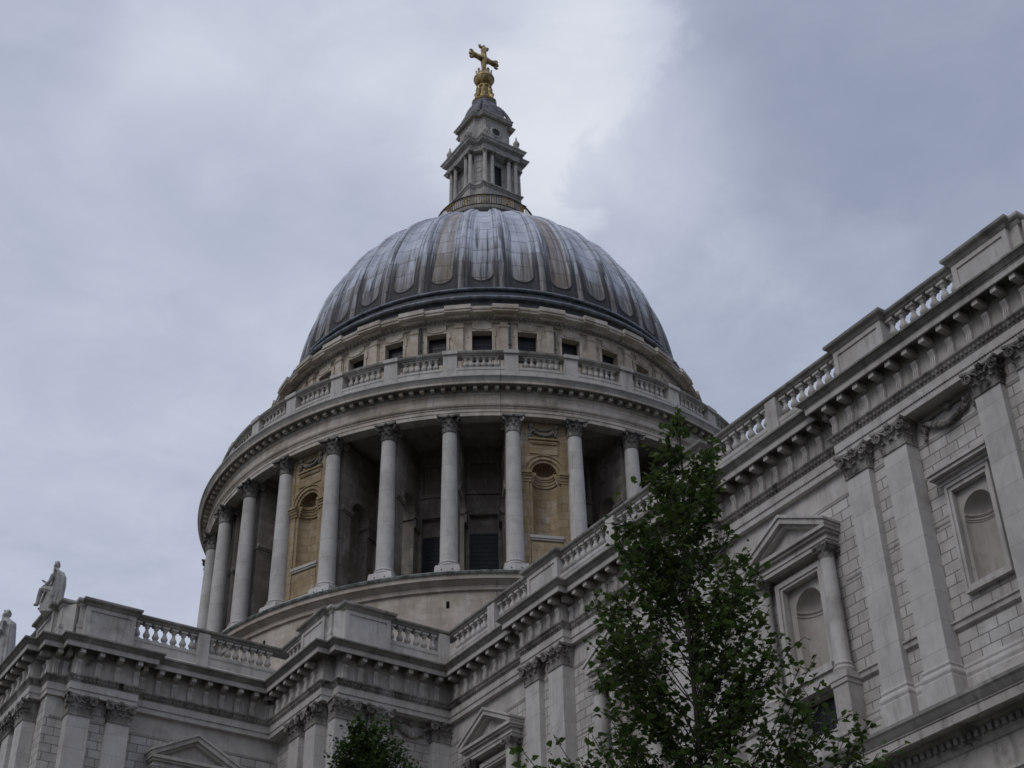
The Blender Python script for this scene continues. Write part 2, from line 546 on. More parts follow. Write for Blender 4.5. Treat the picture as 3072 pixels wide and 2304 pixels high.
# ------------------------------------------------------------------ carved pieces
def leaf_shape(mb, base, out, w, h, curl, side=None):
    """bent acanthus leaf: base point, outward unit vector, width, height, curl"""
    out = Vector(out).normalized()
    sd_ = Vector((0, 0, 1)).cross(out).normalized()
    rows = ((0.0, 0.02, 0.85), (0.30, 0.05, 1.0), (0.62, 0.12, 0.95), (0.88, 0.42, 0.8), (1.0, 0.85, 0.55), (0.90, 1.05, 0.2))
    vs, fs = [], []
    for zt, ot, wt in rows:
        for k in (-1, -0.5, 0, 0.5, 1):
            bulge = 0.16 * (1 - abs(k)) - (0.07 if abs(k) == 0.5 else 0)
            p = Vector(base) + sd_ * (k * wt * w * 0.5) + out * (ot * curl + bulge * w * 0.6) + Vector((0, 0, zt * h - 0.04 * h * abs(k)))
            vs.append(p)
    for j in range(len(rows) - 1):
        for i in range(4):
            fs.append((j * 5 + i, j * 5 + i + 1, (j + 1) * 5 + i + 1, (j + 1) * 5 + i))
    mb.add(vs, fs, True)


def volute(mb, c, ax, r0, rad, sgn=1, turns=1.9):
    """spiral in the plane of ax (horizontal unit vector) and z"""
    ax = Vector(ax)
    pts, rr = [], []
    n = 22
    for i in range(n + 1):
        t = i / n
        a = PI / 2 - sgn * 0 + t * turns * 2 * PI
        r = r0 * (1 - t) ** 0.85 + 0.012
        pts.append(Vector(c) + ax * (sgn * r * math.cos(a)) * -1 + Vector((0, 0, r * math.sin(a))))
        rr.append(rad * (1 - 0.55 * t))
    mb.tube(pts, rr, 5)


def pilaster_capital(name, w=0.98, h=0.86, dep=0.28):
    """height from the astragal up; front of the shaft at o = dep"""
    mb = MB()
    hw = w / 2
    # bell
    for k in range(5):
        z0, z1 = h * 0.86 * k / 5, h * 0.86 * (k + 1) / 5
        e0, e1 = 0.10 * (k / 5) ** 2, 0.10 * ((k + 1) / 5) ** 2
        vs = [fl(-hw - e0, -0.28, z0), fl(-hw - e0, dep + e0, z0), fl(hw + e0, dep + e0, z0), fl(hw + e0, -0.28, z0),
              fl(-hw - e1, -0.28, z1), fl(-hw - e1, dep + e1, z1), fl(hw + e1, dep + e1, z1), fl(hw + e1, -0.28, z1)]
        mb.add(vs, [(0, 1, 5, 4), (1, 2, 6, 5), (2, 3, 7, 6)])
    for i in range(3):
        leaf_shape(mb, fl((i - 1) * w * 0.36, dep, 0.03), (0, -1, 0), w * 0.30, h * 0.36, 0.13)
    for i in range(4):
        leaf_shape(mb, fl((i - 1.5) * w * 0.27, dep + 0.01, h * 0.27), (0, -1, 0), w * 0.25, h * 0.36, 0.16)
    for sx in (-1, 1):
        for oo in (0.05, dep - 0.06):
            leaf_shape(mb, (sx * hw, -oo, 0.03), (sx, 0, 0), 0.26, h * 0.36, 0.12)
        leaf_shape(mb, (sx * hw, -dep * 0.55, h * 0.27), (sx, 0, 0), 0.26, h * 0.36, 0.14)
        volute(mb, fl(sx * (hw + 0.00), dep + 0.16, h * 0.70), (1, 0, 0), 0.17, 0.05, sx)
        volute(mb, (sx * (hw + 0.10), -dep + 0.05, h * 0.70), (0, 1, 0), 0.15, 0.045, 1)
        mb.tube([fl(sx * 0.10, dep + 0.08, h * 0.52), fl(sx * 0.20, dep + 0.13, h * 0.72), fl(sx * 0.36, dep + 0.15, h * 0.84), fl(sx * hw, dep + 0.16, h * 0.88)], [0.03, 0.04, 0.04, 0.04], 5)
        volute(mb, fl(sx * 0.11, dep + 0.12, h * 0.70), (1, 0, 0), 0.09, 0.03, -sx, 1.3)
    # abacus with hollowed front and a rosette
    pts = []
    n = 8
    for i in range(n + 1):
        t = -1 + 2 * i / n
        pts.append((t * (hw + 0.20), dep + 0.10 + 0.16 * t * t))
    poly = [(hw + 0.16, -0.28)] + pts[::-1] + [(-hw - 0.16, -0.28)]
    mb.prism(poly, h * 0.88, h * 0.99, lambda p, q, z: fl(p, q, z))
    mb.ball(fl(0, dep + 0.15, h * 0.93), (0.11, 0.09, 0.10), 7, 5)
    for k in range(5):
        a = 2 * PI * k / 5
        mb.ball(fl(0.1 * math.cos(a), dep + 0.17, h * 0.93 + 0.08 * math.sin(a)), 0.045, 5, 4)
    # astragal
    mb.box(-hw - 0.04, hw + 0.04, -0.28, dep + 0.045, -0.05, 0.02, fl)
    return mb.build(name, 'sooty')


def round_capital(name, r=0.435, h=1.2, ab=0.72):
    """for a round column, origin at the neck"""
    mb = MB()
    mb.lathe([(r + 0.05, -0.06), (r + 0.06, -0.02), (r, 0.02), (r * 0.98, h * 0.3), (r * 1.05, h * 0.6), (r * 1.28, h * 0.86), (r * 1.3, h * 0.88), (0, h * 0.88)], 20)
    for i in range(8):
        a = 2 * PI * i / 8
        leaf_shape(mb, (r * math.cos(a), r * math.sin(a), 0.03), (math.cos(a), math.sin(a), 0), r * 0.72, h * 0.36, 0.16)
        a += PI / 8
        leaf_shape(mb, (r * math.cos(a), r * math.sin(a), h * 0.28), (math.cos(a), math.sin(a), 0), r * 0.7, h * 0.36, 0.20)
    for i in range(4):
        a = PI / 4 + i * PI / 2
        o = Vector((math.cos(a), math.sin(a), 0))
        volute(mb, o * (ab * 1.12) + Vector((0, 0, h * 0.72)), o, 0.16, 0.055, -1)
        mb.tube([o * r + Vector((0, 0, h * 0.5)), o * (r * 1.25) + Vector((0, 0, h * 0.75)), o * (ab * 1.1) + Vector((0, 0, h * 0.87))], [0.05, 0.06, 0.06], 5)
        b = i * PI / 2
        o2 = Vector((math.cos(b), math.sin(b), 0))
        mb.ball(o2 * (ab * 0.90) + Vector((0, 0, h * 0.93)), 0.11, 6, 5)
    poly = []
    for i in range(4):
        for k in range(6):
            t = -1 + 2 * k / 6
            q = ab * (0.84 + 0.20 * t * t)
            x_, y_ = q, t * ab * 1.02
            c, s_ = math.cos(i * PI / 2), math.sin(i * PI / 2)
            poly.append((x_ * c - y_ * s_, x_ * s_ + y_ * c))
    mb.prism(poly, h * 0.87, h, lambda p, q, z: (p, q, z))
    return mb.build(name, 'sooty')


def niche_into(mb, hs, z0, z1, hw, zb, zs, dep, o0, flutes=0):
    """flat panel (half width hs, z0..z1) at o0 with a round-headed niche cut in it"""
    n = 16
    arc = [(-hw * math.cos(PI * i / n), zs + hw * math.sin(PI * i / n)) for i in range(n + 1)]
    def q(a, b, c, d):
        mb.add([fl(a[0], o0, a[1]), fl(b[0], o0, b[1]), fl(c[0], o0, c[1]), fl(d[0], o0, d[1])], [(0, 1, 2, 3)])
    q((-hs, z0), (-hw, z0), (-hw, zs), (-hs, zs))
    q((hw, z0), (hs, z0), (hs, zs), (hw, zs))
    if zb > z0 + 1e-4:
        q((-hw, z0), (hw, z0), (hw, zb), (-hw, zb))
    def edge(p):      # matching point on the outer rectangle
        t = math.atan2(p[1] - zs, p[0])
        c, s_ = math.cos(t), math.sin(t)
        k = min(hs / abs(c) if abs(c) > 1e-6 else 1e9, (z1 - zs) / s_ if s_ > 1e-6 else 1e9)
        return (k * c, zs + k * s_)
    ed = [(-hs, zs)] + [edge(p) for p in arc[1:-1]] + [(hs, zs)]
    for i in range(n):
        if abs(ed[i][0] + hs) < 1e-6 and abs(ed[i + 1][0] + hs) > 1e-6:
            mb.add([fl(ed[i][0], o0, ed[i][1]), fl(arc[i][0], o0, arc[i][1]), fl(arc[i + 1][0], o0, arc[i + 1][1]), fl(ed[i + 1][0], o0, ed[i + 1][1]), fl(-hs, o0, z1)], [(0, 1, 2, 3, 4)])
        elif abs(ed[i + 1][0] - hs) < 1e-6 and abs(ed[i][0] - hs) > 1e-6:
            mb.add([fl(ed[i][0], o0, ed[i][1]), fl(arc[i][0], o0, arc[i][1]), fl(arc[i + 1][0], o0, arc[i + 1][1]), fl(ed[i + 1][0], o0, ed[i + 1][1]), fl(hs, o0, z1)], [(0, 1, 2, 3, 4)])
        else:
            q(ed[i], arc[i], arc[i + 1], ed[i + 1])
    # curved back
    vs = []
    for z in (zb, zs):
        for i in range(n + 1):
            a = PI * i / n
            vs.append(fl(-hw * math.cos(a), o0 - dep * math.sin(a), z))
    mb.add(vs, [(i, i + 1, n + 2 + i, n + 1 + i) for i in range(n)], True)
    mb.add([fl(-hw * math.cos(PI * i / n), o0 - dep * math.sin(PI * i / n), zb) for i in range(n + 1)], [tuple(range(n + 1))])
    # half dome head, fluted like a shell if asked
    vs, fs = [], []
    m_ = 40 if flutes else 16
    rows = 8
    for j in range(rows + 1):
        t = j / rows
        for i in range(m_ + 1):
            a = PI * i / m_           # fan angle round the arch
            rr = 1 - t
            k = 1.0
            if flutes:
                k = 1 + 0.10 * math.cos(a * flutes * 2) * min(1, rr * 1.6) * (0.3 + 0.7 * t if t < 0.9 else 1)
            b = t * PI / 2
            vs.append(fl(-hw * math.cos(a) * math.cos(b) * (1 if j == 0 else 1), o0 - dep * math.sin(b) * (k if j else 1), zs + hw * math.sin(a) * math.cos(b) * (1 if j == 0 else (0.97 * k if flutes else 1))))
    for j in range(rows):
        for i in range(m_):
            fs.append((j * (m_ + 1) + i, j * (m_ + 1) + i + 1, (j + 1) * (m_ + 1) + i + 1, (j + 1) * (m_ + 1) + i))
    mb.add(vs, fs, True)


def arc_band(mb, r0, r1, zc, o0, o1, n=18, a0=0.0, a1=PI):
    for i in range(n):
        a, b = a0 + (a1 - a0) * i / n, a0 + (a1 - a0) * (i + 1) / n
        P = [(r * math.cos(t), zc + r * math.sin(t)) for r, t in ((r0, a), (r1, a), (r1, b), (r0, b))]
        mb.prism(P, o0, o1, lambda p, q, o: fl(p, o, q))


def wall_grid(mb, s0, s1, z0, z1, holes, f):
    """flat wall with rectangular openings"""
    ss = sorted({s0, s1, *[h for q in holes for h in q[:2]]})
    zs = sorted({z0, z1, *[h for q in holes for h in q[2:]]})
    for i in range(len(ss) - 1):
        for j in range(len(zs) - 1):
            cs, cz = (ss[i] + ss[i + 1]) / 2, (zs[j] + zs[j + 1]) / 2
            if any(h[0] < cs < h[1] and h[2] < cz < h[3] for h in holes):
                continue
            mb.add([f(ss[i], zs[j]), f(ss[i + 1], zs[j]), f(ss[i + 1], zs[j + 1]), f(ss[i], zs[j + 1])], [(0, 1, 2, 3)])


# ------------------------------------------------------------------ plan of the lower church (metres, dome axis at 0,0)
WM, WS, WP = -20.18, -20.48, -20.76        # nave: wall, strip between pilasters, pilaster front
TM = 22.53                                 # transept wall plane
BM = 27.90                                 # corner bastion wall plane
EY = -36.78                                # transept end wall plane
PAIRS = (35.15, 44.75, 54.28, 59.86)       # left edges of the nave pilaster pairs
PW, PS = 0.99, 1.69                        # pilaster width, spacing of the two
AED = (32.12, 41.50, 51.10)                # pedimented bays
NIB = 58.62                                # narrow niche bay
XE = 63.35                                 # end of the nave wall

# --- walls
WT, Z_SM = 31.0, 27.40
def facade(name, s0, s1, holes, f):
    mb = MB()
    wall_grid(mb, s0, s1, 18.4, Z_SM, holes, f)
    o = mb.build(name, 'ashlar', cath, recalc=False)
    mb = MB()
    wall_grid(mb, s0, s1, Z_SM, WT, [], f)
    wall_grid(mb, s0, s1, 0, 18.4, [], f)
    mb.build('wall_face', 'pale', o, recalc=False)
    return o


nh = []
for c in AED:
    nh += [(c - 0.87, c + 0.87, 22.0, 25.36), (c - 0.80, c + 0.80, 19.2, 21.2)]
nh += [(NIB - 0.70, NIB + 0.70, 22.15, 25.37)]
nave = facade('nave_wall', BM - 0.4, XE, nh, lambda s, z: (s, WM, z))
TAC = -30.12
th = [(TAC - 0.75, TAC + 0.75, 22.0, 25.36)]
trans = facade('transept_wall', EY, -25.95, th, lambda s, z: (TM, s, z))
bast = facade('bastion_wall', -25.95, WM, [], lambda s, z: (BM, s, z))
for a, b, q in ((TM, BM, lambda s, z: (s, -25.95, z)), (-14, TM, lambda s, z: (s, EY, z)), (WM, -8, lambda s, z: (XE, s, z))):
    mb = MB()
    wall_grid(mb, a, b, 0, WT, [], q)
    mb.build('return_wall', 'ashlar', cath, recalc=False)

# strips behind paired pilasters, grooved like the wall
for q in [(x0 + 0.04, x0 + PS + PW - 0.04, WM + 0.05, WS) for x0 in PAIRS] + [(TM - 0.05, TM + 0.30, -35.90, -33.29), (BM - 0.05, BM + 0.28, -25.9, -23.50), (24.92, 27.36, -25.9, -26.23), (18.80, 21.45, EY + 0.05, EY - 0.30), (TM - 0.9, TM - 0.1, EY + 0.05, EY + 0.65)]:
    mb = MB()
    mb.box(*q, 18.5, 28.4)
    mb.build('pilaster_strip', 'ashlar', nave)

# roofs and parapet backing, unseen from the ground but there
mb = MB()
mb.box(20.0, XE, WM + 1.2, -9, 29.5, 30.6)
mb.box(5.0, TM - 1.2, EY + 1.2, -9, 29.5, 30.6)
mb.box(20.0, BM - 1.0, -25.0, WM + 1.2, 29.5, 30.61)
mb.build('roof', 'leaddark', cath)

# --- pilasters
def pilaster():
    mb = MB()
    mb.box(-PW / 2, PW / 2, -0.29, 0.28, 20.0, 27.5, fl)
    p = mb.build('pilaster', 'pilaster', cath)
    c = pilaster_capital('capital', PW, 0.86, 0.28)
    c.parent = p
    c.location = (0, 0, 27.53)
    mb = MB()
    prof = [(0.0, 20.06), (0.03, 20.04), (0.055, 19.97), (0.03, 19.90), (0.05, 19.86), (0.09, 19.78), (0.10, 19.72), (0.07, 19.62), (0.10, 19.58), (0.10, 18.6)]
    h = PW / 2
    mb.sweep(prof, [(-h, 0.28), (-h, -0.28), (h, -0.28), (h, 0.28)])
    b = mb.build('base', 'pale', p)
    return p


pil = pilaster()
spots = []
for x0 in PAIRS:
    for k in (0, 1):
        spots.append((x0 + PW / 2 + k * PS, WS, 0.0))
for yc in (-35.47, -33.72):
    spots.append((TM + 0.30, yc, PI / 2))
for yc in (-25.62, -23.95):
    spots.append((BM + 0.28, yc, PI / 2))
spots.append((BM + 0.1, -20.62, PI / 2))
for xc in (25.35, 26.95):
    spots.append((xc, -26.23, 0.0))
for xc in (21.0, 19.25):
    spots.append((xc, EY - 0.30, 0.0))
place(pil, *spots[0][:2], 0, spots[0][2])
for x_, y_, a in spots[1:]:
    dup(pil, x_, y_, 0, a)

# base mouldings and strings along the nave
bp = [(0.0, 20.0), (0.03, 19.98), (0.05, 19.90), (0.03, 19.84), (0.07, 19.74), (0.08, 19.68), (0.05, 19.58), (0.08, 19.52), (0.08, 18.6)]
cur = BM - 0.2
segs = []
for x0 in PAIRS:
    segs.append((cur, x0, WM))
    segs.append((x0 + PW, x0 + PS, WS))
    cur = x0 + PS + PW
segs.append((cur, XE, WM))
for a, b, y_ in segs:
    mb = MB()
    mb.sweep(bp, [(a, y_), (b, y_)])
    mb.build('base_moulding', 'pale', nave)


def string(z0, z1, o, p, q, par_):
    mb = MB()
    mb.sweep(sprof(z0, z1, o), [p, q])
    mb.build('string_course', 'pale', par_)


def sprof(z0, z1, o):
    return [(0, z1 + 0.02), (o, z1), (o, z1 - 0.06), (o * 0.7, z1 - 0.08), (o * 0.6, z0 + 0.05), (o * 0.2, z0), (0, z0)]
runs = []
for a, b, y_ in segs:
    blocks = [(c - 1.95, c + 1.95) for c in AED if a < c < b]
    lo = a
    for q0, q1 in blocks:
        if q0 > lo:
            runs.append((lo, q0, y_, True))
        lo = q1
    if b > lo:
        runs.append((lo, b, y_, True))
for a, b, y_, _ in runs:
    string(21.05, 21.33, 0.17, (a, y_), (b, y_), nave)
    if a < NIB < b:
        string(24.50, 24.74, 0.06, (a, y_), (NIB - 0.9, y_), nave)
        string(24.50, 24.74, 0.06, (NIB + 0.9, y_), (b, y_), nave)
    else:
        string(24.50, 24.74, 0.06, (a, y_), (b, y_), nave)
for a, b, y_ in segs:
    string(27.40, 27.54, 0.05, (a, y_), (b, y_), nave)
for a, b, x_ in ((-36.6, -35.98, TM), (-34.97, -34.22, TM + 0.3), (-33.2, -26.2, TM)):
    string(27.40, 27.54, 0.05, (x_, a), (x_, b), trans)
for a, b, x_ in ((-25.12, -24.45, BM + 0.28), (-23.45, -20.3, BM)):
    string(27.40, 27.54, 0.05, (x_, a), (x_, b), bast)

# --- main entablature
ENT = [(21.92 - 36.0, -37.36), (21.83, -37.36), (21.83, -36.87), (22.64, -36.87), (22.64, -36.05), (23.15, -36.05), (23.15, -33.05), (22.75, -33.05), (22.75, -26.55),
       (27.95, -26.55), (27.95, -26.02), (28.50, -26.02), (28.50, -20.40), (34.98, -20.40), (34.98, -20.80), (38.04, -20.80), (38.04, -20.40), (44.58, -20.40), (44.58, -20.80),
       (47.60, -20.80), (47.60, -20.40), (54.08, -20.40), (54.08, -20.80), (62.72, -20.80), (62.72, -20.30), (63.45, -20.30), (63.45, -8.0)]
mb = MB()
mb.sweep([(-0.75, 28.38), (0, 28.38), (0, 28.60), (0.035, 28.62), (0.035, 28.95), (-0.75, 28.95)], ENT)
ent = mb.build('entablature', 'pale', cath)
mb = MB()
mb.sweep([(-0.4, 28.94), (0.05, 28.94), (0.06, 28.99), (0.12, 29.10), (0.19, 29.18), (0.19, 29.235), (-0.4, 29.235)], ENT)
for i in range(len(ENT) - 1):
    a, b = Vector(ENT[i]), Vector(ENT[i + 1])
    L_ = (b - a).length
    if L_ < 1 or min(a.x, b.x) < 14 or a.x > 63 and b.x > 63:
        continue
    d_ = (b - a).normalized()
    o_ = Vector((d_.y, -d_.x))
    n = int(L_ / 0.17)
    for k in range(n):
        p = a + d_ * ((k + 0.5) * L_ / n) + o_ * 0.10
        mb.ball((p.x, p.y, 29.08), (0.062, 0.062, 0.085), 5, 4)
    for k in range(int(L_ / 0.11)):
        p = a + d_ * ((k + 0.5) * 0.11) + o_ * 0.03
        mb.ball((p.x, p.y, 28.615), 0.03, 4, 3)
mb.build('leaf_moulding', 'sooty', ent)
mb = MB()
mb.sweep([(-0.5, 29.23), (0.0, 29.23), (-0.02, 30.26), (-0.5, 30.26)], ENT)
mb.build('frieze', 'frieze', ent)
mb = MB()
mb.sweep([(-0.45, 30.25), (0.03, 30.25), (0.05, 30.485), (0.48, 30.485), (0.505, 30.30), (0.53, 30.27), (0.54, 30.495), (-0.45, 30.495)], ENT)
mb.build('soffit', 'weather_shade', ent)  # weathered tone that also paints in the shade beneath the corona
mb = MB()
mb.sweep([(0.525, 30.28), (0.56, 30.27), (0.58, 30.29), (0.58, 30.50), (-0.5, 30.52), (-0.5, 30.50), (0.525, 30.50)], ENT)
mb.build('corona', 'pale', ent)
mb = MB()
mb.sweep([(-0.3, 30.49), (0.60, 30.50), (0.60, 30.54), (0.64, 30.56), (0.66, 30.59), (0.74, 30.67), (0.79, 30.69), (0.80, 30.70), (0.80, 30.77), (0.1, 30.92), (-0.6, 30.92)], ENT)
mb.build('cornice_moulding', 'weather_shade', ent)


def console():
    mb = MB()
    prof = [(0.0, 29.26), (0.11, 29.26), (0.13, 29.36), (0.10, 29.48), (0.085, 29.60), (0.10, 29.72), (0.14, 29.81), (0.17, 29.86), (0.17, 29.90), (0.0, 29.93)]
    mb.prism(prof, -0.115, 0.115, lambda p, q, s: (s, -p, q))
    mb.box(-0.11, 0.11, -0.49, 0.0, 30.10, 30.31)
    mb.mat = 1
    mb.box(-0.09, 0.09, -0.475, 0.0, 30.30, 30.49)
    mb.mat = 0
    for sx in (-0.08, 0.0, 0.08):
        mb.tube([(sx, -0.12, 29.28), (sx, -0.135, 29.38), (sx, -0.105, 29.52), (sx, -0.09, 29.62), (sx, -0.11, 29.74), (sx, -0.15, 29.83)], 0.03, 5)
    return mb.build('console', ['pale', 'weather_shade'], ent)


con = console()
first = True
for i in range(len(ENT) - 1):
    a, b = Vector(ENT[i]), Vector(ENT[i + 1])
    L_ = (b - a).length
    if L_ < 0.6 or (i == 0) or a.x > 63.4:
        continue
    d_ = (b - a).normalized()
    lo, hi = 0.20, L_ - 0.20
    # inner corners keep clear
    if i in (8,):
        hi = L_ - 0.75
    if i in (9,):
        lo = 0.75
    if i in (11,):
        hi = L_ - 0.75
    if i in (12,):
        lo = 0.75
    n = max(1, int(round((hi - lo) / 0.755)))
    ang = math.atan2(d_.y, d_.x)
    for k in range(n + 1):
        p = a + d_ * (lo + (hi - lo) * k / n)
        if first:
            place(con, p.x, p.y, 0, ang)
            first = False
        else:
            dup(con, p.x, p.y, 0, ang)
for k in range(9):
    dup(con, 21.6 - 0.755 * k, -37.36, 0, 0)

# --- cornice of the lower storey
LOW = [(-14, -37.2), (22.9, -37.2), (22.9, -26.45), (28.3, -26.45), (28.3, -20.45), (63.6, -20.45), (63.6, -8)]
mb = MB()
mb.sweep([(-0.9, 18.72), (0.25, 18.68), (1.05, 18.60), (1.05, 18.50), (1.0, 18.44), (0.92, 18.30), (0.88, 18.24), (0.88, 18.20), (-0.5, 18.20)], LOW)
lc = mb.build('storey_cornice', 'weather_shade', cath)
mb = MB()
mb.sweep([(-0.5, 18.21), (0.85, 18.21), (0.85, 17.92), (0.81, 17.90), (0.80, 17.98), (0.34, 17.98), (0.32, 17.88), (0.24, 17.82), (0.22, 17.80), (0.22, 17.58), (0.16, 17.52), (0.10, 17.42), (0.04, 17.38),
          (0.04, 16.55), (0.14, 16.50), (0.16, 16.42), (0.10, 16.36), (0.07, 16.0), (0.03, 15.97), (0.03, 15.6), (-0.5, 15.6)], LOW)
mb.build('storey_frieze', 'frieze', lc)  # sooted tone here paints the shade below the storey cornice
mb = MB()
mb.box(0, 0.14, -20.46, -20.80, 17.60, 17.78)
den = mb.build('dentil', 'weather_shade', lc)  # dark stone tone stands in for shade under the corona
place(den, 40.0, 0, 0)
for k in range(1, 92):
    dup(den, 40.0 + k * 0.255, 0, 0)


# --- pedimented surrounds
def aedicule():
    mb = MB()
    for sx in (-1, 1):
        mb.box(sx * 0.87, sx * 1.15, -0.1, 0.16, 21.95, 25.64, fl)
        mb.box(sx * 0.97, sx * 1.15, 0.16, 0.21, 21.95, 25.64, fl)
        mb.box(sx * 1.24, sx * 1.90, -0.05, 0.62, 18.6, 20.93, fl)          # pedestals
        mb.box(sx * 1.17, sx * 1.97, -0.05, 0.69, 21.08, 21.29, fl)
        mb.box(sx * 1.21, sx * 1.93, -0.05, 0.66, 20.92, 21.09, fl)
        mb.box(sx * 1.21, sx * 1.93, -0.05, 0.66, 19.55, 19.76, fl)
        mb.box(sx * 1.19, sx * 1.95, -0.05, 0.68, 19.30, 19.56, fl)
    mb.box(-0.87, 0.87, -0.1, 0.16, 25.36, 25.64, fl)
    mb.box(-1.15, 1.15, 0.158, 0.212, 25.46, 25.64, fl)
    mb.box(-1.10, 1.10, -0.1, 0.36, 21.72, 21.98, fl)                        # sill shelf
    mb.box(-1.02, 1.02, -0.1, 0.26, 21.30, 21.73, fl)
    for sx in (-1, 1):
        mb.box(sx * 0.80, sx * 1.02, -0.05, 0.14, 19.2, 21.31, fl)
    a = mb.build('aedicule', 'pale', cath)
    mb = MB()
    niche_into(mb, 0.88, 21.96, 25.40, 0.62, 22.12, 24.52, 0.55, -0.13)
    for sx in (-1, 1):
        mb.box(sx * 0.86, sx * 0.90, -0.14, 0.0, 21.96, 25.4, fl)
    mb.tube([fl(-0.62 * math.cos(PI * i / 12), -0.13 - 0.55 * math.sin(PI * i / 12) + 0.01, 24.50) for i in range(13)], 0.045, 5)
    mb.tube([fl(-0.62 * math.cos(PI * i / 12), -0.13 - 0.55 * math.sin(PI * i / 12) + 0.005, 24.36) for i in range(13)], 0.03, 5)
    mb.build('niche', 'drumflat', a)
    # pediment
    mb = MB()
    mb.box(-1.84, 1.84, -0.05, 0.50, 25.86, 26.02, fl)
    mb.box(-1.88, 1.88, -0.05, 0.54, 26.015, 26.10, fl)
    mb.box(-1.84, 1.84, -0.05, 0.505, 26.095, 26.24, fl)
    mb.box(-1.93, 1.93, -0.05, 0.62, 26.235, 26.34, fl)
    mb.box(-2.00, 2.00, -0.05, 0.72, 26.335, 26.47, fl)
    for sx in (-1, 1):
        mb.prism([(sx * 2.03, 26.465), (sx * 2.03, 26.60), (0, 27.62), (0, 27.40), (sx * 1.86, 26.465)], -0.05, 0.725, lambda p, q, o: fl(p, o, q))
        mb.prism([(sx * 2.08, 26.58), (sx * 2.08, 26.68), (0, 27.73), (0, 27.61), (sx * 2.03, 26.598)], -0.05, 0.79, lambda p, q, o: fl(p, o, q))
        mb.prism([(sx * 1.86, 26.465), (0, 27.40), (0, 27.28), (sx * 1.62, 26.465)], -0.05, 0.56, lambda p, q, o: fl(p, o, q))
    mb.prism([(-1.7, 26.465), (1.7, 26.465), (0, 27.34)], -0.05, 0.34, lambda p, q, o: fl(p, o, q))
    mb.build('pediment', 'pale', a)
    for sx in (-1, 1):
        mb = MB()
        prof = [(0.0, 21.29), (0.34, 21.29), (0.34, 21.38), (0.36, 21.44), (0.32, 21.51), (0.30, 21.54), (0.325, 21.60), (0.29, 21.67), (0.268, 21.71), (0.268, 23.2), (0.235, 25.34), (0.26, 25.37), (0.235, 25.40), (0.0, 25.40)]
        mb.lathe(prof, 20, (sx * 1.58, -0.36, 0))
        cl = mb.build('column', 'pale', a)
    for sx in (-1, 1):
        mb = MB()
        cc = (sx * 1.58, -0.36)
        mb.lathe([(0.235, 25.38), (0.24, 25.58), (0.33, 25.78), (0.0, 25.78)], 14, (*cc, 0))
        for k in range(8):
            t_ = 2 * PI * k / 8
            leaf_shape(mb, (cc[0] + 0.24 * math.cos(t_), cc[1] + 0.24 * math.sin(t_), 25.40), (math.cos(t_), math.sin(t_), 0), 0.20, 0.22, 0.10)
        for k in range(4):
            t_ = PI / 4 + PI / 2 * k
            volute(mb, (cc[0] + 0.38 * math.cos(t_), cc[1] + 0.38 * math.sin(t_), 25.70), (math.cos(t_), math.sin(t_), 0), 0.09, 0.035, -1, 1.4)
        mb.box(cc[0] - 0.34, cc[0] + 0.34, cc[1] - 0.30, cc[1] + 0.34, 25.785, 25.862)
        mb.build('capital', 'sooty', a)
    # leaded window below
    mb = MB()
    mb.box(-0.82, 0.82, -0.42, -0.30, 19.15, 21.25, fl)
    mb.mat = 1
    for k in range(6):
        x_ = -0.66 + k * 0.264
        mb.box(x_ - 0.012, x_ + 0.012, -0.31, -0.285, 19.15, 21.25, fl)
    for k in range(7):
        z_ = 19.3 + k * 0.3
        mb.box(-0.82, 0.82, -0.31, -0.283, z_ - 0.012, z_ + 0.012, fl)
    mb.mat = 2
    for sx in (-1, 1):
        mb.box(sx * 0.80, sx * 0.86, -0.40, 0.0, 19.15, 21.25, fl)
    mb.box(-0.82, 0.82, -0.40, 0.0, 21.19, 21.25, fl)
    mb.build('window', ['glass', 'iron', 'pale'], a)
    return a


M['drumflat'] = stone('niche_stone', (0.36, 0.325, 0.29), (0.46, 0.425, 0.39), gr=0.3, streak=0.35)
aed = aedicule()
place(aed, AED[0], WM, 0)
for c in AED[1:]:
    dup(aed, c, WM, 0)
k = dup(aed, TM, TAC, 0, PI / 2)
k = dup(aed, 15.2, EY, 0, 0)

# --- framed niche of the narrow bay
mb = MB()
for sx in (-1, 1):
    mb.box(sx * 0.68, sx * 0.88, -0.1, 0.14, 21.92, 25.60, fl)
    mb.box(sx * 0.78, sx * 0.88, 0.138, 0.20, 21.92, 25.60, fl)
mb.box(-0.68, 0.68, -0.1, 0.14, 25.35, 25.60, fl)
mb.box(-0.78, 0.78, 0.138, 0.20, 25.48, 25.60, fl)
mb.box(-0.68, 0.68, -0.1, 0.14, 21.92, 22.17, fl)
mb.box(-0.78, 0.78, 0.138, 0.20, 21.92, 22.03, fl)
fn = mb.build('framed_niche', 'pale', cath)
mb = MB()
mb.box(-0.98, 0.98, -0.05, 0.24, 25.60, 25.74, fl)
mb.box(-1.06, 1.06, -0.05, 0.34, 25.72, 25.82, fl)
mb.box(-1.16, 1.16, -0.05, 0.50, 25.81, 25.94, fl)
mb.box(-1.20, 1.20, -0.05, 0.56, 25.93, 26.03, fl)
mb.build('hood', 'pale', fn)
mb = MB()
niche_into(mb, 0.70, 22.15, 25.37, 0.56, 22.18, 24.50, 0.52, -0.08)
for dz, rr in ((0.0, 0.05), (-0.13, 0.03), (-0.2, 0.025)):
    mb.tube([fl(-0.56 * math.cos(PI * i / 12), -0.08 - 0.52 * math.sin(PI * i / 12), 24.5 + dz) for i in range(13)], rr, 5)
mb.build('niche', 'drumflat', fn)
place(fn, NIB, WM, 0)


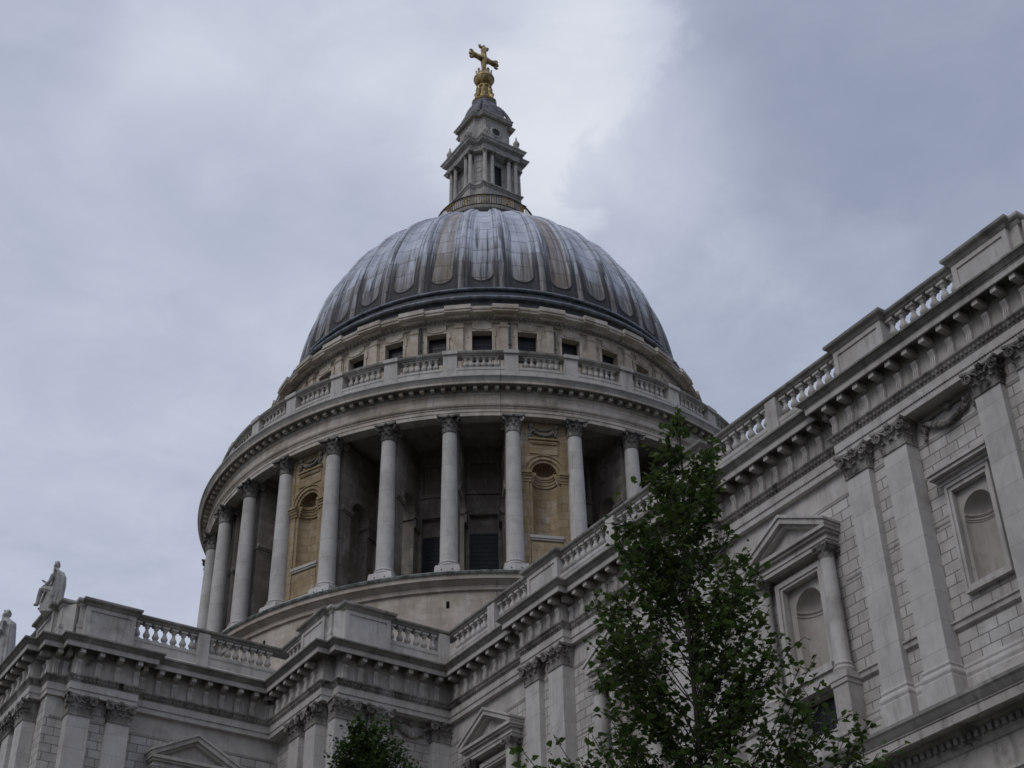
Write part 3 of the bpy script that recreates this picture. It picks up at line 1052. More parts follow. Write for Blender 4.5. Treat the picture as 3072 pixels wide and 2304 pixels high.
# --- carved garlands
def garland():
    rnd = random.Random(3)
    mb = MB()
    n = 17
    for i in range(n):
        t = -1 + 2 * i / (n - 1)
        z = 28.05 - 0.42 * (1 - t * t) * 1.0
        k = 0.085 + 0.055 * (1 - abs(t))
        for q in range(3):
            mb.ball((t * 0.82 + rnd.uniform(-.03, .03), -0.10 - rnd.uniform(0, .10), z + rnd.uniform(-.07, .05)), k * rnd.uniform(0.65, 1.0), 6, 4)
    for sx in (-1, 1):
        for i in range(7):
            mb.ball((sx * (0.95 + rnd.uniform(-.04, .04)), -0.10, 28.18 - i * 0.105), 0.11 - 0.008 * i + rnd.uniform(-.02, .02), 6, 4)
        mb.tube([(sx * 0.84, -0.08, 28.1), (sx * 0.95, -0.12, 28.25), (sx * 1.1, -0.08, 28.2)], 0.05, 5)
    mb.tube([(-0.8, -0.05, 28.16), (-0.3, -0.06, 28.22), (0.3, -0.06, 28.22), (0.8, -0.05, 28.16)], 0.05, 5)
    mb.ball((0, -0.1, 28.2), (0.16, 0.1, 0.13), 7, 5)
    return mb.build('garland', 'sooty', cath)


ga = garland()
place(ga, NIB - 0.18, WM, 0)
ga.scale = (1.12, 1, 1)
dup(ga, BM, -22.1, 0, PI / 2).scale = (0.95, 1, 1)


# --- parapet: plinth, rails, pedestals, balusters
def baluster_mesh(mb, x, y, z0, h=0.86, k=1.0, rot=0.0, seg=10):
    pr = [(0.085, 0.10), (0.10, 0.13), (0.075, 0.16), (0.125, 0.22), (0.160, 0.30), (0.158, 0.38), (0.125, 0.47), (0.082, 0.58), (0.070, 0.68), (0.085, 0.74), (0.115, 0.76), (0.10, 0.80), (0.125, 0.86), (0.14, 0.90)]
    mb.lathe([(r * k, z * h) for r, z in pr], seg, (x, y, z0))
    c, s_ = math.cos(rot), math.sin(rot)
    for z_0, z_1, w in ((0.0, 0.105, 0.145), (0.895, 1.0, 0.165)):
        mb.box(-w * k, w * k, -w * k, w * k, z0 + z_0 * h, z0 + z_1 * h, lambda a, b, z: (x + a * c - b * s_, y + a * s_ + b * c, z))


RZ0, RZ1 = 32.78, 33.05
BZ0 = 31.92
railp = [(-0.42, RZ0), (-0.40, RZ0), (-0.06, RZ0), (0.0, RZ0 + 0.05), (0.02, RZ0 + 0.12), (0.10, RZ0 + 0.16), (0.12, RZ0 + 0.2), (0.12, RZ1), (-0.5, RZ1 + 0.03), (-0.5, RZ0 + 0.15)]
plinp = [(-0.55, 30.85), (0.12, 30.88), (0.12, 31.25), (0.02, 31.34), (0.0, 31.72), (0.03, 31.78), (0.03, BZ0), (-0.5, BZ0)]
# base line of the die (front of the balusters' plinth)
RAIL = [(5.0, -36.62), (22.05, -36.62), (22.05, -35.95), (22.48, -35.95), (22.48, -26.46), (27.55, -26.0), (27.55, -25.55), (28.08, -25.55), (28.08, -20.22), (62.5, -20.22), (62.5, -19.7), (63.1, -19.7), (63.1, -9)]
RAIL[9:9] = []
RAIL = [(5.0, -36.62), (22.05, -36.62), (22.05, -35.95), (22.48, -35.95), (22.48, -26.10), (27.60, -26.10), (27.60, -25.60), (28.08, -25.60), (28.08, -20.22), (62.5, -20.22), (62.5, -19.75), (63.1, -19.75), (63.1, -9)]
mb = MB()
mb.sweep(plinp, RAIL)
par = mb.build('balustrade', 'pale', cath)
mb = MB()
mb.sweep(railp, RAIL)
mb.build('rail', 'weather_shade', par)


def pedestal(w, name='pedestal', cap=True):
    mb = MB()
    h = w / 2
    # die with a sunk panel
    d0 = 0.08
    mb.box(-h, h, -0.50, d0 - 0.05, 30.86, 32.86, fl)
    if w > 1.2:
        for a, b, c_, e in ((-h, -h + 0.20, 31.3, 32.84), (h - 0.20, h, 31.3, 32.84), (-h + 0.20, h - 0.20, 32.62, 32.84), (-h + 0.20, h - 0.20, 31.3, 31.95)):
            mb.box(a, b, d0 - 0.07, d0, c_, e, fl)
    mb.box(-h - 0.03, h + 0.03, -0.5, d0 + 0.06, 30.86, 31.27, fl)
    o = mb.build(name, 'pale', par)
    if cap:
        mb = MB()
        prof = [(-0.3, 32.80), (0.02, 32.80), (0.06, 32.86), (0.10, 32.94), (0.19, 32.98), (0.22, 33.02), (0.22, 33.12), (-0.3, 33.16)]
        mb.sweep(prof, [(-h, 0.55), (-h, -d0), (h, -d0), (h, 0.55)])
        mb.box(-h - 0.1, h + 0.1, -0.52, d0 + 0.1, 33.0, 33.14, fl)
        mb.build('pedestal_cap', 'weather_shade', o)
    return o


for pth in ([(21.2, -36.62), (22.05, -36.62), (22.05, -35.95), (22.48, -35.95), (22.48, -35.5)], [(26.9, -26.10), (27.60, -26.10), (27.60, -25.60), (28.08, -25.60), (28.08, -25.3)], [(62.0, -20.22), (62.5, -20.22), (62.5, -19.75), (63.1, -19.75), (63.1, -17.5)]):
    mb = MB()
    mb.sweep([(-0.45, 31.2), (-0.45, 32.84), (-0.03, 32.84), (-0.03, 31.2)], pth)
    mb.sweep([(-0.4, 32.80), (-0.01, 32.80), (0.03, 32.86), (0.07, 32.94), (0.15, 32.98), (0.18, 33.02), (0.18, 33.11), (-0.4, 33.14)], pth)
    mb.build('corner_block', 'pale', par)
ped = pedestal(2.30)
peds = [(36.05, -20.30, 0), (45.82, -20.30, 0), (55.42, -20.30, 0), (60.98, -20.30, 0), (28.16, -24.55, PI / 2), (26.05, -26.18, 0), (22.57, -34.55, PI / 2), (20.25, -36.72, 0)]
place(ped, *peds[0][:2], 0, peds[0][2])
for x_, y_, a in peds[1:]:
    dup(ped, x_, y_, 0, a)
sp = pedestal(0.56, 'pier', False)
piers = [(31.85, -20.28, 0), (40.9, -20.28, 0), (50.85, -20.28, 0), (22.54, -30.05, PI / 2), (28.14, -20.5, PI / 2), (27.85, -25.80, PI / 4), (22.2, -36.3, PI / 4), (62.8, -19.95, PI / 4)]
place(sp, *piers[0][:2], 0, piers[0][2])
for x_, y_, a in piers[1:]:
    dup(sp, x_, y_, 0, a)
mb = MB()
baluster_mesh(mb, 0, 0, BZ0)
bal = mb.build('baluster', 'pale', par)
bfirst = True
def bal_run(x0, y0, x1, y1, n):
    global bfirst
    for k in range(n):
        t = (k + 0.5) / n
        p = (x0 + (x1 - x0) * t, y0 + (y1 - y0) * t)
        if bfirst:
            place(bal, *p, 0)
            bfirst = False
        else:
            dup(bal, p[0] + random.uniform(-.012, .012), p[1] + random.uniform(-.012, .012), 0, random.uniform(-.06, .06))
yb_ = -20.02
for a, b in ((28.4, 31.57), (32.13, 34.90), (37.20, 40.62), (41.18, 44.67), (46.97, 50.57), (51.13, 54.27), (56.57, 59.83)):
    bal_run(a, yb_, b, yb_, int(round((b - a) / 0.437)))
bal_run(27.88, -23.40, 27.88, -20.78, 6)
bal_run(22.28, -33.40, 22.28, -30.33, 7)
bal_run(22.28, -29.77, 22.28, -26.5, 8)
bal_run(22.9, -25.9, 24.9, -25.9, 5)
# ------------------------------------------------------------------ drum and dome (axis at 0,0)
CAZ = math.degrees(math.atan2(CAM.y, CAM.x))
def front(az, lim=112):
    return abs((az - CAZ + 180) % 360 - 180) < lim


def polar(r, az, z=0.0):
    return (r * math.cos(R(az)), r * math.sin(R(az)), z)


COLS = [5.625 + 11.25 * n for n in range(32)]
NICHES = [22.5 + 45 * n for n in range(8)]

mb = MB()
mb.lathe([(20.9, 28), (20.9, 42.30), (21.05, 42.34), (21.06, 42.60), (21.16, 42.66), (21.30, 42.80), (21.46, 42.86), (21.48, 43.08), (21.54, 43.12), (21.5, 43.2)], 128)
sty = mb.build('stylobate', 'stylobate', cath)
mb = MB()
mb.lathe([(21.5, 43.11), (21.58, 43.14), (21.62, 43.26), (21.58, 43.33), (19.0, 43.42), (15.4, 43.42)], 128)
mb.build('ledge', 'greencap', sty)
for az in COLS:
    if front(az, 45):
        mb = MB()
        p = Vector(polar(20.905, az + 0.2))
        d_ = Vector(polar(1, az + 0.2 + 90))
        o_ = Vector(polar(1, az + 0.2))
        mb.box(-0.09, 0.09, -0.3, 0.012, 41.30, 41.72, lambda s, o, z: (p.x + d_.x * s + o_.x * o, p.y + d_.y * s + o_.y * o, z))
        mb.build('vent_slot', 'hole', sty)


def peristyle_column():
    mb = MB()
    mb.lathe([(0.56, 44.55), (0.545, 44.75), (0.535, 46.6), (0.50, 49.5), (0.465, 51.8), (0.437, 53.75), (0.3, 53.75)], 28)
    c = mb.build('peristyle_column', 'column', cath)
    mb = MB()
    vs = []
    for z, w in ((43.4, 0.80), (44.05, 0.73), (44.17, 0.70)):
        vs += [(-w, -w, z), (w, -w, z), (w, w, z), (-w, w, z)]
    mb.add(vs, [(j * 4 + i, j * 4 + (i + 1) % 4, j * 4 + 4 + (i + 1) % 4, j * 4 + 4 + i) for j in range(2) for i in range(4)] + [(8, 9, 10, 11)])
    mb.lathe([(0.68, 44.16), (0.72, 44.22), (0.72, 44.28), (0.66, 44.34), (0.60, 44.37), (0.60, 44.41), (0.64, 44.45), (0.64, 44.50), (0.58, 44.56), (0.5, 44.58)], 24)
    for sx in (-0.32, 0.32):
        mb.mat = 1
        mb.ball((sx, -0.765, 43.85), (0.045, 0.02, 0.045), 6, 4)
        mb.mat = 0
    mb.build('base', ['column', 'hole'], c)
    k = round_capital('capital', 0.435, 1.06, 0.72)
    k.parent = c
    k.location = (0, 0, 53.72)
    return c


pc = peristyle_column()
first = True
for az in COLS:
    if not front(az, 118):
        continue
    x_, y_, _ = polar(20.1, az)
    if first:
        place(pc, x_, y_, 0, R(az + 90))
        first = False
    else:
        dup(pc, x_, y_, 0, R(az + 90))

# solid niche bays
def niche_bay():
    r0 = 19.86
    f = lambda s, o, z: (s, -(r0 + o), z)
    global fl
    keep = fl
    fl = f
    mb = MB()
    HW = 1.62
    wall_grid(mb, -HW, HW, 43.4, 54.9, [(-0.95, 0.95, 46.55, 52.05)], lambda s, z: f(s, 0, z))
    niche_into(mb, 0.95, 46.55, 52.05, 0.80, 46.56, 51.02, 0.72, 0.0)
    for sx in (-1, 1):
        mb.mat = 1
        mb.add([f(sx * HW, 0, 43.4), f(sx * HW * 0.84, -4.3, 43.4), f(sx * HW * 0.84, -4.3, 54.9), f(sx * HW, 0, 54.9)], [(0, 1, 2, 3)])
        mb.mat = 0
        mb.box(sx * 1.02, sx * 1.52, -0.05, 0.07, 44.2, 50.4, f)              # flat piers
        mb.box(sx * 1.30, sx * 1.62, -0.02, 0.05, 51.05, 54.8, f)
        for z0, z1, o in ((50.32, 50.50, 0.11), (50.50, 50.72, 0.16), (50.72, 50.86, 0.22), (50.86, 51.04, 0.30)):
            mb.box(sx * 0.86, sx * (1.56 + o * 0.2), -0.05, o, z0, z1, f)
    for z0, z1, o in ((50.32, 50.50, 0.09), (50.50, 50.72, 0.14), (50.72, 50.86, 0.19), (50.86, 51.04, 0.25)):
        n = 16
        for i in range(n):
            a, b = PI * i / n, PI * (i + 1) / n
            P = []
            for t, e in ((a, 0.02), (b, 0.02), (b, -o), (a, -o)):
                P.append((-(0.80 + e) * math.cos(t), -(0.72 + e) * math.sin(t)))
            mb.prism(P, z0, z1, lambda p, q, z: f(p, q, z))
    arc_band(mb, 0.98, 1.10, 51.04, -0.02, 0.10)
    arc_band(mb, 1.10, 1.24, 51.04, -0.02, 0.06)
    arc_band(mb, 1.24, 1.32, 51.04, -0.02, 0.13)
    mb.box(-0.92, 0.92, -0.05, 0.06, 52.42, 53.42, f)
    mb.box(-0.80, 0.80, 0.0, 0.14, 53.12, 53.20, f)
    mb.box(-0.86, 0.86, 0.0, 0.17, 53.20, 53.28, f)
    mb.box(-0.98, 0.98, 0.0, 0.16, 53.44, 53.56, f)
    mb.box(-0.95, 0.95, 0.0, 0.045, 44.45, 46.15, f)
    mb.box(-0.80, 0.80, 0.03, 0.055, 44.6, 46.0, f)
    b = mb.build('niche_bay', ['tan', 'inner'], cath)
    # fluted shell
    mb = MB()
    n, rows = 48, 7
    vs, fs = [], []
    for j in range(rows + 1):
        t = 0.02 + 0.9 * j / rows
        for i in range(n + 1):
            a = PI * i / n
            k = 1 - 0.16 * (0.5 + 0.5 * math.cos(a * 22)) * (1 - t) * min(1, 5 * t + 0.4)
            bq = t * PI / 2
            rr = 0.785 * k
            vs.append(f(-rr * math.cos(a) * math.cos(bq), -0.70 * math.sin(bq) * k, 51.03 + rr * math.sin(a) * math.cos(bq)))
    for j in range(rows):
        for i in range(n):
            fs.append((j * (n + 1) + i, j * (n + 1) + i + 1, (j + 1) * (n + 1) + i + 1, (j + 1) * (n + 1) + i))
    mb.add(vs, fs, True)
    mb.build('shell', 'tan_dark', b)
    mb = MB()
    mb.box(-1.06, 1.06, -0.05, 0.16, 46.40, 46.58, f)
    mb.box(-1.00, 1.00, -0.05, 0.10, 46.28, 46.41, f)
    mb.build('sill', 'pale', b)
    mb = MB()
    mb.box(-1.72, 1.72, -0.4, 0.62, 43.42, 44.12, f)
    mb.build('plinth', 'column', b)
    # relief: swag and two masks
    rnd = random.Random(5)
    mb = MB()
    for i in range(15):
        t = -1 + 2 * i / 14
        for q in range(2):
            mb.ball(f(t * 0.62, 0.07 + rnd.uniform(0, .06), 54.05 - 0.30 * (1 - t * t) + rnd.uniform(-.05, .05)), 0.085 * rnd.uniform(.8, 1.25), 6, 4)
    for sx in (-1, 1):
        mb.ball(f(sx * 0.82, 0.10, 54.42), (0.17, 0.14, 0.20), 8, 6)
        for i in range(6):
            mb.ball(f(sx * (0.82 + rnd.uniform(-.07, .07)), 0.08, 54.2 - i * 0.1), 0.10 + rnd.uniform(-.02, .02), 6, 4)
    mb.tube([f(-0.5, 0.05, 54.28), f(-0.2, 0.07, 54.15), f(0.2, 0.07, 54.15), f(0.5, 0.05, 54.28)], 0.05, 5)
    mb.build('relief', 'sooty', b)
    fl = keep
    return b


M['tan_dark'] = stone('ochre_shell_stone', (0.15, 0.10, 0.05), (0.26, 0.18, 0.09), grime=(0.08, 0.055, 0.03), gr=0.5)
nb = niche_bay()
first = True
for az in NICHES:
    if not front(az, 118):
        continue
    if first:
        place(nb, 0, 0, 0, R(az + 90))
        first = False
    else:
        dup(nb, 0, 0, 0, R(az + 90))


# inner drum wall: one bay, copied round
def drum_bay():
    r0 = 15.6
    f = lambda s, o, z: (s, -(r0 + o), z)
    hw = r0 * math.tan(R(5.625))
    mb = MB()
    wall_grid(mb, -hw, hw, 43.4, 55.7, [(-0.91, 0.91, 43.9, 50.45), (-0.86, 0.86, 52.35, 54.35)], lambda s, z: f(s, 0, z))
    for (a, b, c_, e, dpt) in ((-0.91, 0.91, 43.9, 50.45, 0.30), (-0.86, 0.86, 52.35, 54.35, 0.22)):
        mb.box(a, b, -dpt - 0.05, -dpt, c_, e, f)
        for q in (a, b):
            mb.add([f(q, 0, c_), f(q, -dpt, c_), f(q, -dpt, e), f(q, 0, e)], [(0, 1, 2, 3)])
        for q in (c_, e):
            mb.add([f(a, 0, q), f(a, -dpt, q), f(b, -dpt, q), f(b, 0, q)], [(0, 1, 2, 3)])
    mb.box(-hw, hw, 0, 0.12, 51.95, 52.16, f)
    for sx in (-1, 1):
        mb.box(sx * 0.91, sx * 1.14, 0, 0.09, 43.4, 50.6, f)
        mb.box(sx * 0.86, sx * 1.05, 0, 0.06, 52.2, 54.5, f)
    mb.box(-1.14, 1.14, 0, 0.088, 50.45, 50.62, f)
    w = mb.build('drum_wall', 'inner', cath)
    mb = MB()
    mb.box(-0.90, 0.90, -0.32, -0.27, 43.9, 49.25, f)
    mb.mat = 1
    for k in range(8):
        x_ = -0.78 + k * 0.223
        mb.box(x_ - 0.012, x_ + 0.012, -0.28, -0.255, 43.9, 49.25, f)
    for k in range(18):
        mb.box(-0.90, 0.90, -0.28, -0.253, 44.0 + k * 0.3, 44.02 + k * 0.3, f)
    mb.build('window', ['glass', 'iron'], w)
    return w


dw = drum_bay()
first = True
for n in range(32):
    az = 11.25 * n
    if not front(az, 120):
        continue
    if first:
        place(dw, 0, 0, 0, R(az + 90))
        first = False
    else:
        dup(dw, 0, 0, 0, R(az + 90))


# radial buttress walls with arches behind the free columns
def buttress():
    f = lambda r, s, z: (s, -r, z)
    mb = MB()
    th = 0.42
    mb.box(15.5, 16.55, -th, th, 43.4, 50.4, f)
    mb.box(18.45, 19.45, -th, th, 43.4, 50.4, f)
    for r0, r1 in ((15.5, 16.66), (18.34, 19.50)):
        mb.box(r0, r1, -th - 0.08, th + 0.08, 50.0, 50.12, f)
        mb.box(r0, r1, -th - 0.14, th + 0.14, 50.12, 50.42, f)
    rc, ra = 17.5, 0.95
    n = 14
    for i in range(n):
        a, b = PI * i / n, PI * (i + 1) / n
        A_ = (rc + ra * math.cos(a), 50.4 + ra * math.sin(a))
        B_ = (rc + ra * math.cos(b), 50.4 + ra * math.sin(b))
        mb.prism([A_, (A_[0], 55.0), (B_[0], 55.0), B_], -th, th, lambda p, q, s: f(p, s, q))
        for s0 in (-th - 0.06, th):
            A2, B2 = [(rc + (ra + 0.28) * math.cos(t), 50.4 + (ra + 0.28) * math.sin(t)) for t in (a, b)]
            mb.prism([A_, A2, B2, B_], s0, s0 + 0.06, lambda p, q, s: f(p, s, q))
    mb.box(15.5, rc - ra, -th, th, 50.4, 55.0, f)
    mb.box(rc + ra, 19.45, -th, th, 50.4, 55.0, f)
    for s0 in (-th - 0.05, th):
        for i in range(16):
            a, b = 2 * PI * i / 16, 2 * PI * (i + 1) / 16
            P = [(rc + r * math.cos(t), 53.3 + r * math.sin(t)) for r, t in ((0.45, a), (0.6, a), (0.6, b), (0.45, b))]
            mb.prism(P, s0, s0 + 0.05, lambda p, q, s: f(p, s, q))
    mb.mat = 1
    for sx in (-1, 1):
        mb.box(15.6, 16.6, sx * (th + 0.02), sx * (th + 0.16), 49.4, 50.0, f)
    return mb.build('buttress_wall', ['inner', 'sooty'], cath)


bw = buttress()
first = True
for az in COLS:
    if not front(az, 118):
        continue
    if first:
        place(bw, 0, 0, 0, R(az + 90))
        first = False
    else:
        dup(bw, 0, 0, 0, R(az + 90))

# entablature of the peristyle
mb = MB()
mb.lathe([(15.4, 55.65), (19.72, 55.65), (19.72, 54.78), (20.50, 54.78), (20.50, 55.03), (20.54, 55.05), (20.54, 55.27), (20.58, 55.30), (20.60, 55.36), (20.56, 55.38), (20.66, 55.46), (20.70, 55.56), (20.50, 55.60), (20.50, 56.30), (20.56, 56.36), (20.62, 56.42)], 192, smooth=False)
pe = mb.build('peristyle_entablature', 'drumplain', cath)
mb = MB()
mb.lathe([(20.5, 56.40), (20.62, 56.42), (20.62, 56.84), (21.08, 56.85), (21.10, 56.80)], 192, smooth=False)
mb.build('soffit', 'weather_shade', pe)  # dirt tone with the shade below the gallery cornice painted in
mb = MB()
mb.lathe([(21.09, 56.84), (21.11, 56.79), (21.16, 56.79), (21.18, 56.82), (21.18, 57.0), (20.5, 57.02)], 192, smooth=False)
mb.build('corona', 'drumplain', pe)
mb = MB()
mb.lathe([(21.1, 56.99), (21.20, 57.0), (21.22, 57.06), (21.32, 57.2), (21.38, 57.25), (21.38, 57.34), (20.0, 57.46), (15.5, 57.46)], 192)
mb.build('cornice_moulding', 'gallery', pe)
def ring_blocks(name, mat, par_, n, lim_each, s, r0, r1, z0, z1):
    one, many = MB(), MB()
    one.box(-s, s, -r1, -r0, z0, z1)
    src = None
    for k in range(n):
        az = 360.0 * (k + 0.5) / n
        if front(az, lim_each):
            if src is None:
                src = one.build(name, mat, par_)
                place(src, 0, 0, 0, R(az + 90))
            else:
                dup(src, 0, 0, 0, R(az + 90))
        elif front(az, 110):
            o_, d_ = Vector(polar(1, az)), Vector(polar(1, az + 90))
            many.box(-s, s, r0, r1, z0, z1, lambda q, r, z: (o_.x * r + d_.x * q, o_.y * r + d_.y * q, z))
    m_ = many.build(name, mat, par_)
    m_['kind'] = 'stuff'


ring_blocks('modillion', 'drumplain', pe, 192, 92, 0.125, 20.6, 20.95, 56.56, 56.845)

# stone gallery balustrade
mb = MB()
mb.lathe([(20.35, 57.36), (20.35, 57.75), (20.22, 57.82), (20.20, 58.50), (20.24, 58.55), (20.24, 58.72), (19.6, 58.74), (19.6, 57.4)], 128, smooth=False)
gb = mb.build('gallery_balustrade', 'gallery', cath)
mb = MB()
mb.lathe([(19.62, 59.70), (20.20, 59.70), (20.22, 59.76), (20.30, 59.82), (20.33, 59.90), (20.33, 60.0), (19.6, 60.04), (19.62, 59.7)], 128, smooth=False)
mb.build('rail', 'weather_shade', gb)
mb = MB()
mb.box(-0.45, 0.45, -20.23, -19.62, 58.0, 59.82)
mb.box(-0.50, 0.50, -20.36, -19.58, 59.80, 60.06)
gp = mb.build('pier', 'gallery', gb)
first = True
for az in COLS:
    if front(az):
        if first:
            place(gp, 0, 0, 0, R(az + 90))
            first = False
        else:
            dup(gp, 0, 0, 0, R(az + 90))
mb = MB()
baluster_mesh(mb, 0, -19.93, 58.73, 0.99, 1.18, 0, 8)
gbl = mb.build('baluster', 'gallery', gb)
mbs = MB()
mbr = MB()
first = True
for az in COLS:
    for k in range(6):
        a = az + 2.15 + (11.25 - 4.3) * (k + 0.5) / 6 - 0.0
        if not front(a):
            continue
        if front(a, 26):
            if first:
                place(gbl, 0, 0, 0, R(a + 90))
                first = False
            else:
                dup(gbl, 0, 0, 0, R(a + 90))
        else:
            x_, y_, _ = polar(19.93, a)
            baluster_mesh(mbs, x_, y_, 58.73, 0.99, 1.18, R(a), 7)
    for k in range(7):
        a = az + 2.15 + (11.25 - 4.3) * k / 6
        if front(a, 60):
            x_, y_, _ = polar(20.02, a)
            mbr.tube([(x_, y_, 58.7), (x_, y_, 59.72)], 0.017, 4)
s_ = mbs.build('baluster', 'gallery', gb)
s_['kind'] = 'stuff'
ir_ = mbr.build('iron_rod', 'iron', gb)
ir_['kind'] = 'stuff'


# attic
def attic_bay():
    r0 = 15.92
    f = lambda s, o, z: (s, -(r0 + o), z)
    hw = r0 * math.tan(R(5.625))
    mb = MB()
    wall_grid(mb, -hw, hw, 57.4, 66.0, [(-0.69, 0.69, 62.2, 64.82)], lambda s, z: f(s, 0, z))
    for q in (-0.69, 0.69):
        mb.add([f(q, 0, 62.2), f(q, -0.5, 62.2), f(q, -0.5, 64.82), f(q, 0, 64.82)], [(0, 1, 2, 3)])
    mb.add([f(-0.69, 0, 64.82), f(-0.69, -0.5, 64.82), f(0.69, -0.5, 64.82), f(0.69, 0, 64.82)], [(0, 1, 2, 3)])
    for sx in (-1, 1):
        mb.box(sx * 0.69, sx * 0.88, -0.02, 0.09, 61.9, 64.98, f)
        mb.box(sx * 0.86, sx * 0.97, -0.02, 0.085, 64.35, 65.0, f)
    mb.box(-0.69, 0.69, -0.02, 0.092, 64.82, 64.98, f)
    mb.box(-0.92, 0.92, -0.02, 0.10, 64.98, 65.06, f)
    mb.box(-0.66, 0.66, -0.02, 0.14, 65.02, 65.55, f)
    mb.box(-0.42, 0.42, -0.02, 0.145, 64.92, 65.05, f)
    w = mb.build('attic_wall', 'drum', cath)
    mb = MB()
    mb.box(-0.70, 0.70, -0.55, -0.48, 62.2, 64.85, f)
    mb.mat = 1
    for k in range(5):
        x_ = -0.46 + 0.23 * k
        mb.box(x_ - 0.012, x_ + 0.012, -0.49, -0.46, 62.2, 64.85, f)
    for k in range(8):
        mb.box(-0.7, 0.7, -0.49, -0.457, 62.4 + 0.3 * k, 62.42 + 0.3 * k, f)
    mb.build('window', ['glass', 'iron'], w)
    return w


aw = attic_bay()
first = True
for n in range(32):
    az = 11.25 * n
    if front(az, 105):
        if first:
            place(aw, 0, 0, 0, R(az + 90))
            first = False
        else:
            dup(aw, 0, 0, 0, R(az + 90))
mb = MB()
f = lambda s, o, z: (s, -(15.92 + o), z)
mb.box(-0.36, 0.36, -0.1, 0.14, 57.4, 65.55, f)
mb.box(-0.29, 0.29, 0.0, 0.24, 57.4, 65.5, f)
mb.box(-0.33, 0.33, 0.0, 0.28, 65.02, 65.08, f)
mb.box(-0.36, 0.36, 0.0, 0.31, 65.08, 65.16, f)
ap = mb.build('attic_pilaster', 'drum', cath)
mb = MB()
mb.box(-0.80, 0.80, -0.3, 0.62, 65.74, 65.94, f)
mb.box(-0.92, 0.92, -0.3, 0.98, 65.95, 66.12, f)
mb.box(-0.95, 0.95, -0.3, 1.05, 66.12, 66.22, f)
mb.box(-0.92, 0.92, -0.3, 1.0, 66.22, 66.50, f)
mb.build('cornice_block', 'drumplain', ap)
first = True
for az in COLS:
    if front(az, 105):
        if first:
            place(ap, 0, 0, 0, R(az + 90))
            first = False
        else:
            dup(ap, 0, 0, 0, R(az + 90))
mb = MB()
mb.lathe([(15.9, 65.48), (16.08, 65.50), (16.10, 65.56), (16.16, 65.60), (16.16, 65.76), (16.34, 65.80), (16.36, 65.92), (16.74, 65.95), (16.76, 66.10), (16.82, 66.14), (16.84, 66.24), (16.74, 66.30), (16.74, 66.44), (15.6, 66.5)], 192, smooth=False)
ac = mb.build('attic_cornice', 'drumplain', cath)
ring_blocks('dentil', 'weather_shade', ac, 320, 55, 0.09, 16.1, 16.34, 65.62, 65.79)
for az in (-49.1, -27.05, -15.7):
    mb = MB()
    mb.tube([polar(16.12, az, 57.5), polar(16.12, az, 65.5)], 0.09, 8)
    for z_ in (59.5, 61.5, 63.5):
        x_, y_, _ = polar(16.12, az)
        mb.lathe([(0.09, 0), (0.13, 0.02), (0.13, 0.12), (0.09, 0.14)], 8, (x_, y_, z_))
    mb.build('drainpipe', 'pipe', cath)
mb = MB()
mb.tube([polar(21.42, -30.3, 58.6), polar(21.42, -30.3, 57.2), polar(20.72, -30.3, 56.4), polar(20.53, -30.3, 56.2), polar(20.72, -30.3, 55.5), polar(20.56, -30.3, 54.8)], 0.016, 5)
mb.build('lightning_cable', 'pipe', cath)
mb = MB()
mb.tube([polar(21.65, -31.4, 43.3), polar(21.08, -31.4, 42.5), polar(20.93, -31.4, 42.2), polar(20.93, -31.4, 38.0)], 0.016, 5)
mb.build('lightning_cable', 'pipe', cath)

# lead curb and rolls
mb = MB()
mb.lathe([(16.3, 66.45), (15.85, 66.5), (15.80, 67.62), (15.95, 67.7)], 128)
mb.lathe([(15.9, 67.85), (15.55, 67.95), (15.42, 68.65), (15.4, 68.8)], 128)
mb.lathe([(15.5, 68.98), (15.25, 69.0), (15.1, 69.25)], 128)
curb = mb.build('lead_curb', 'leaddark', cath)
def roll(r, z, t, name):
    mb = MB()
    mb.lathe([(r + t * math.cos(a), z + t * math.sin(a)) for a in [2 * PI * k / 12 for k in range(13)]], 160)
    for k in range(64):
        az = 360 * k / 64
        if front(az, 100):
            o_, d_ = Vector(polar(1, az)), Vector(polar(1, az + 90))
            pts = [o_ * (r + (t + 0.02) * math.cos(a)) + Vector((0, 0, z + (t + 0.02) * math.sin(a))) for a in [2 * PI * q / 10 for q in range(11)]]
            mb.tube(pts, 0.03, 4, cap=False)
    return mb.build(name, 'leadroll', curb)


roll(16.03, 67.80, 0.13, 'lead_roll')
roll(15.48, 68.96, 0.125, 'lead_roll')

# dome shell
ZK = [69.0, 72.0, 75.0, 77.5, 79.5, 81.5, 83.0, 84.3, 85.3, 86.2]
RK = [15.06, 14.66, 13.86, 12.70, 11.42, 9.55, 7.92, 6.33, 5.10, 4.0]
def dome_r(z):
    n = len(ZK)
    dl = [(RK[i + 1] - RK[i]) / (ZK[i + 1] - ZK[i]) for i in range(n - 1)]
    m = [dl[0]] + [(dl[i] + dl[i - 1]) / 2 for i in range(1, n - 1)] + [dl[-1]]
    k = max(i for i in range(n - 1) if ZK[i] <= z + 1e-9)
    h = ZK[k + 1] - ZK[k]
    t = (z - ZK[k]) / h
    return (2 * t**3 - 3 * t**2 + 1) * RK[k] + (t**3 - 2 * t**2 + t) * h * m[k] + (-2 * t**3 + 3 * t**2) * RK[k + 1] + (t**3 - t**2) * h * m[k + 1]


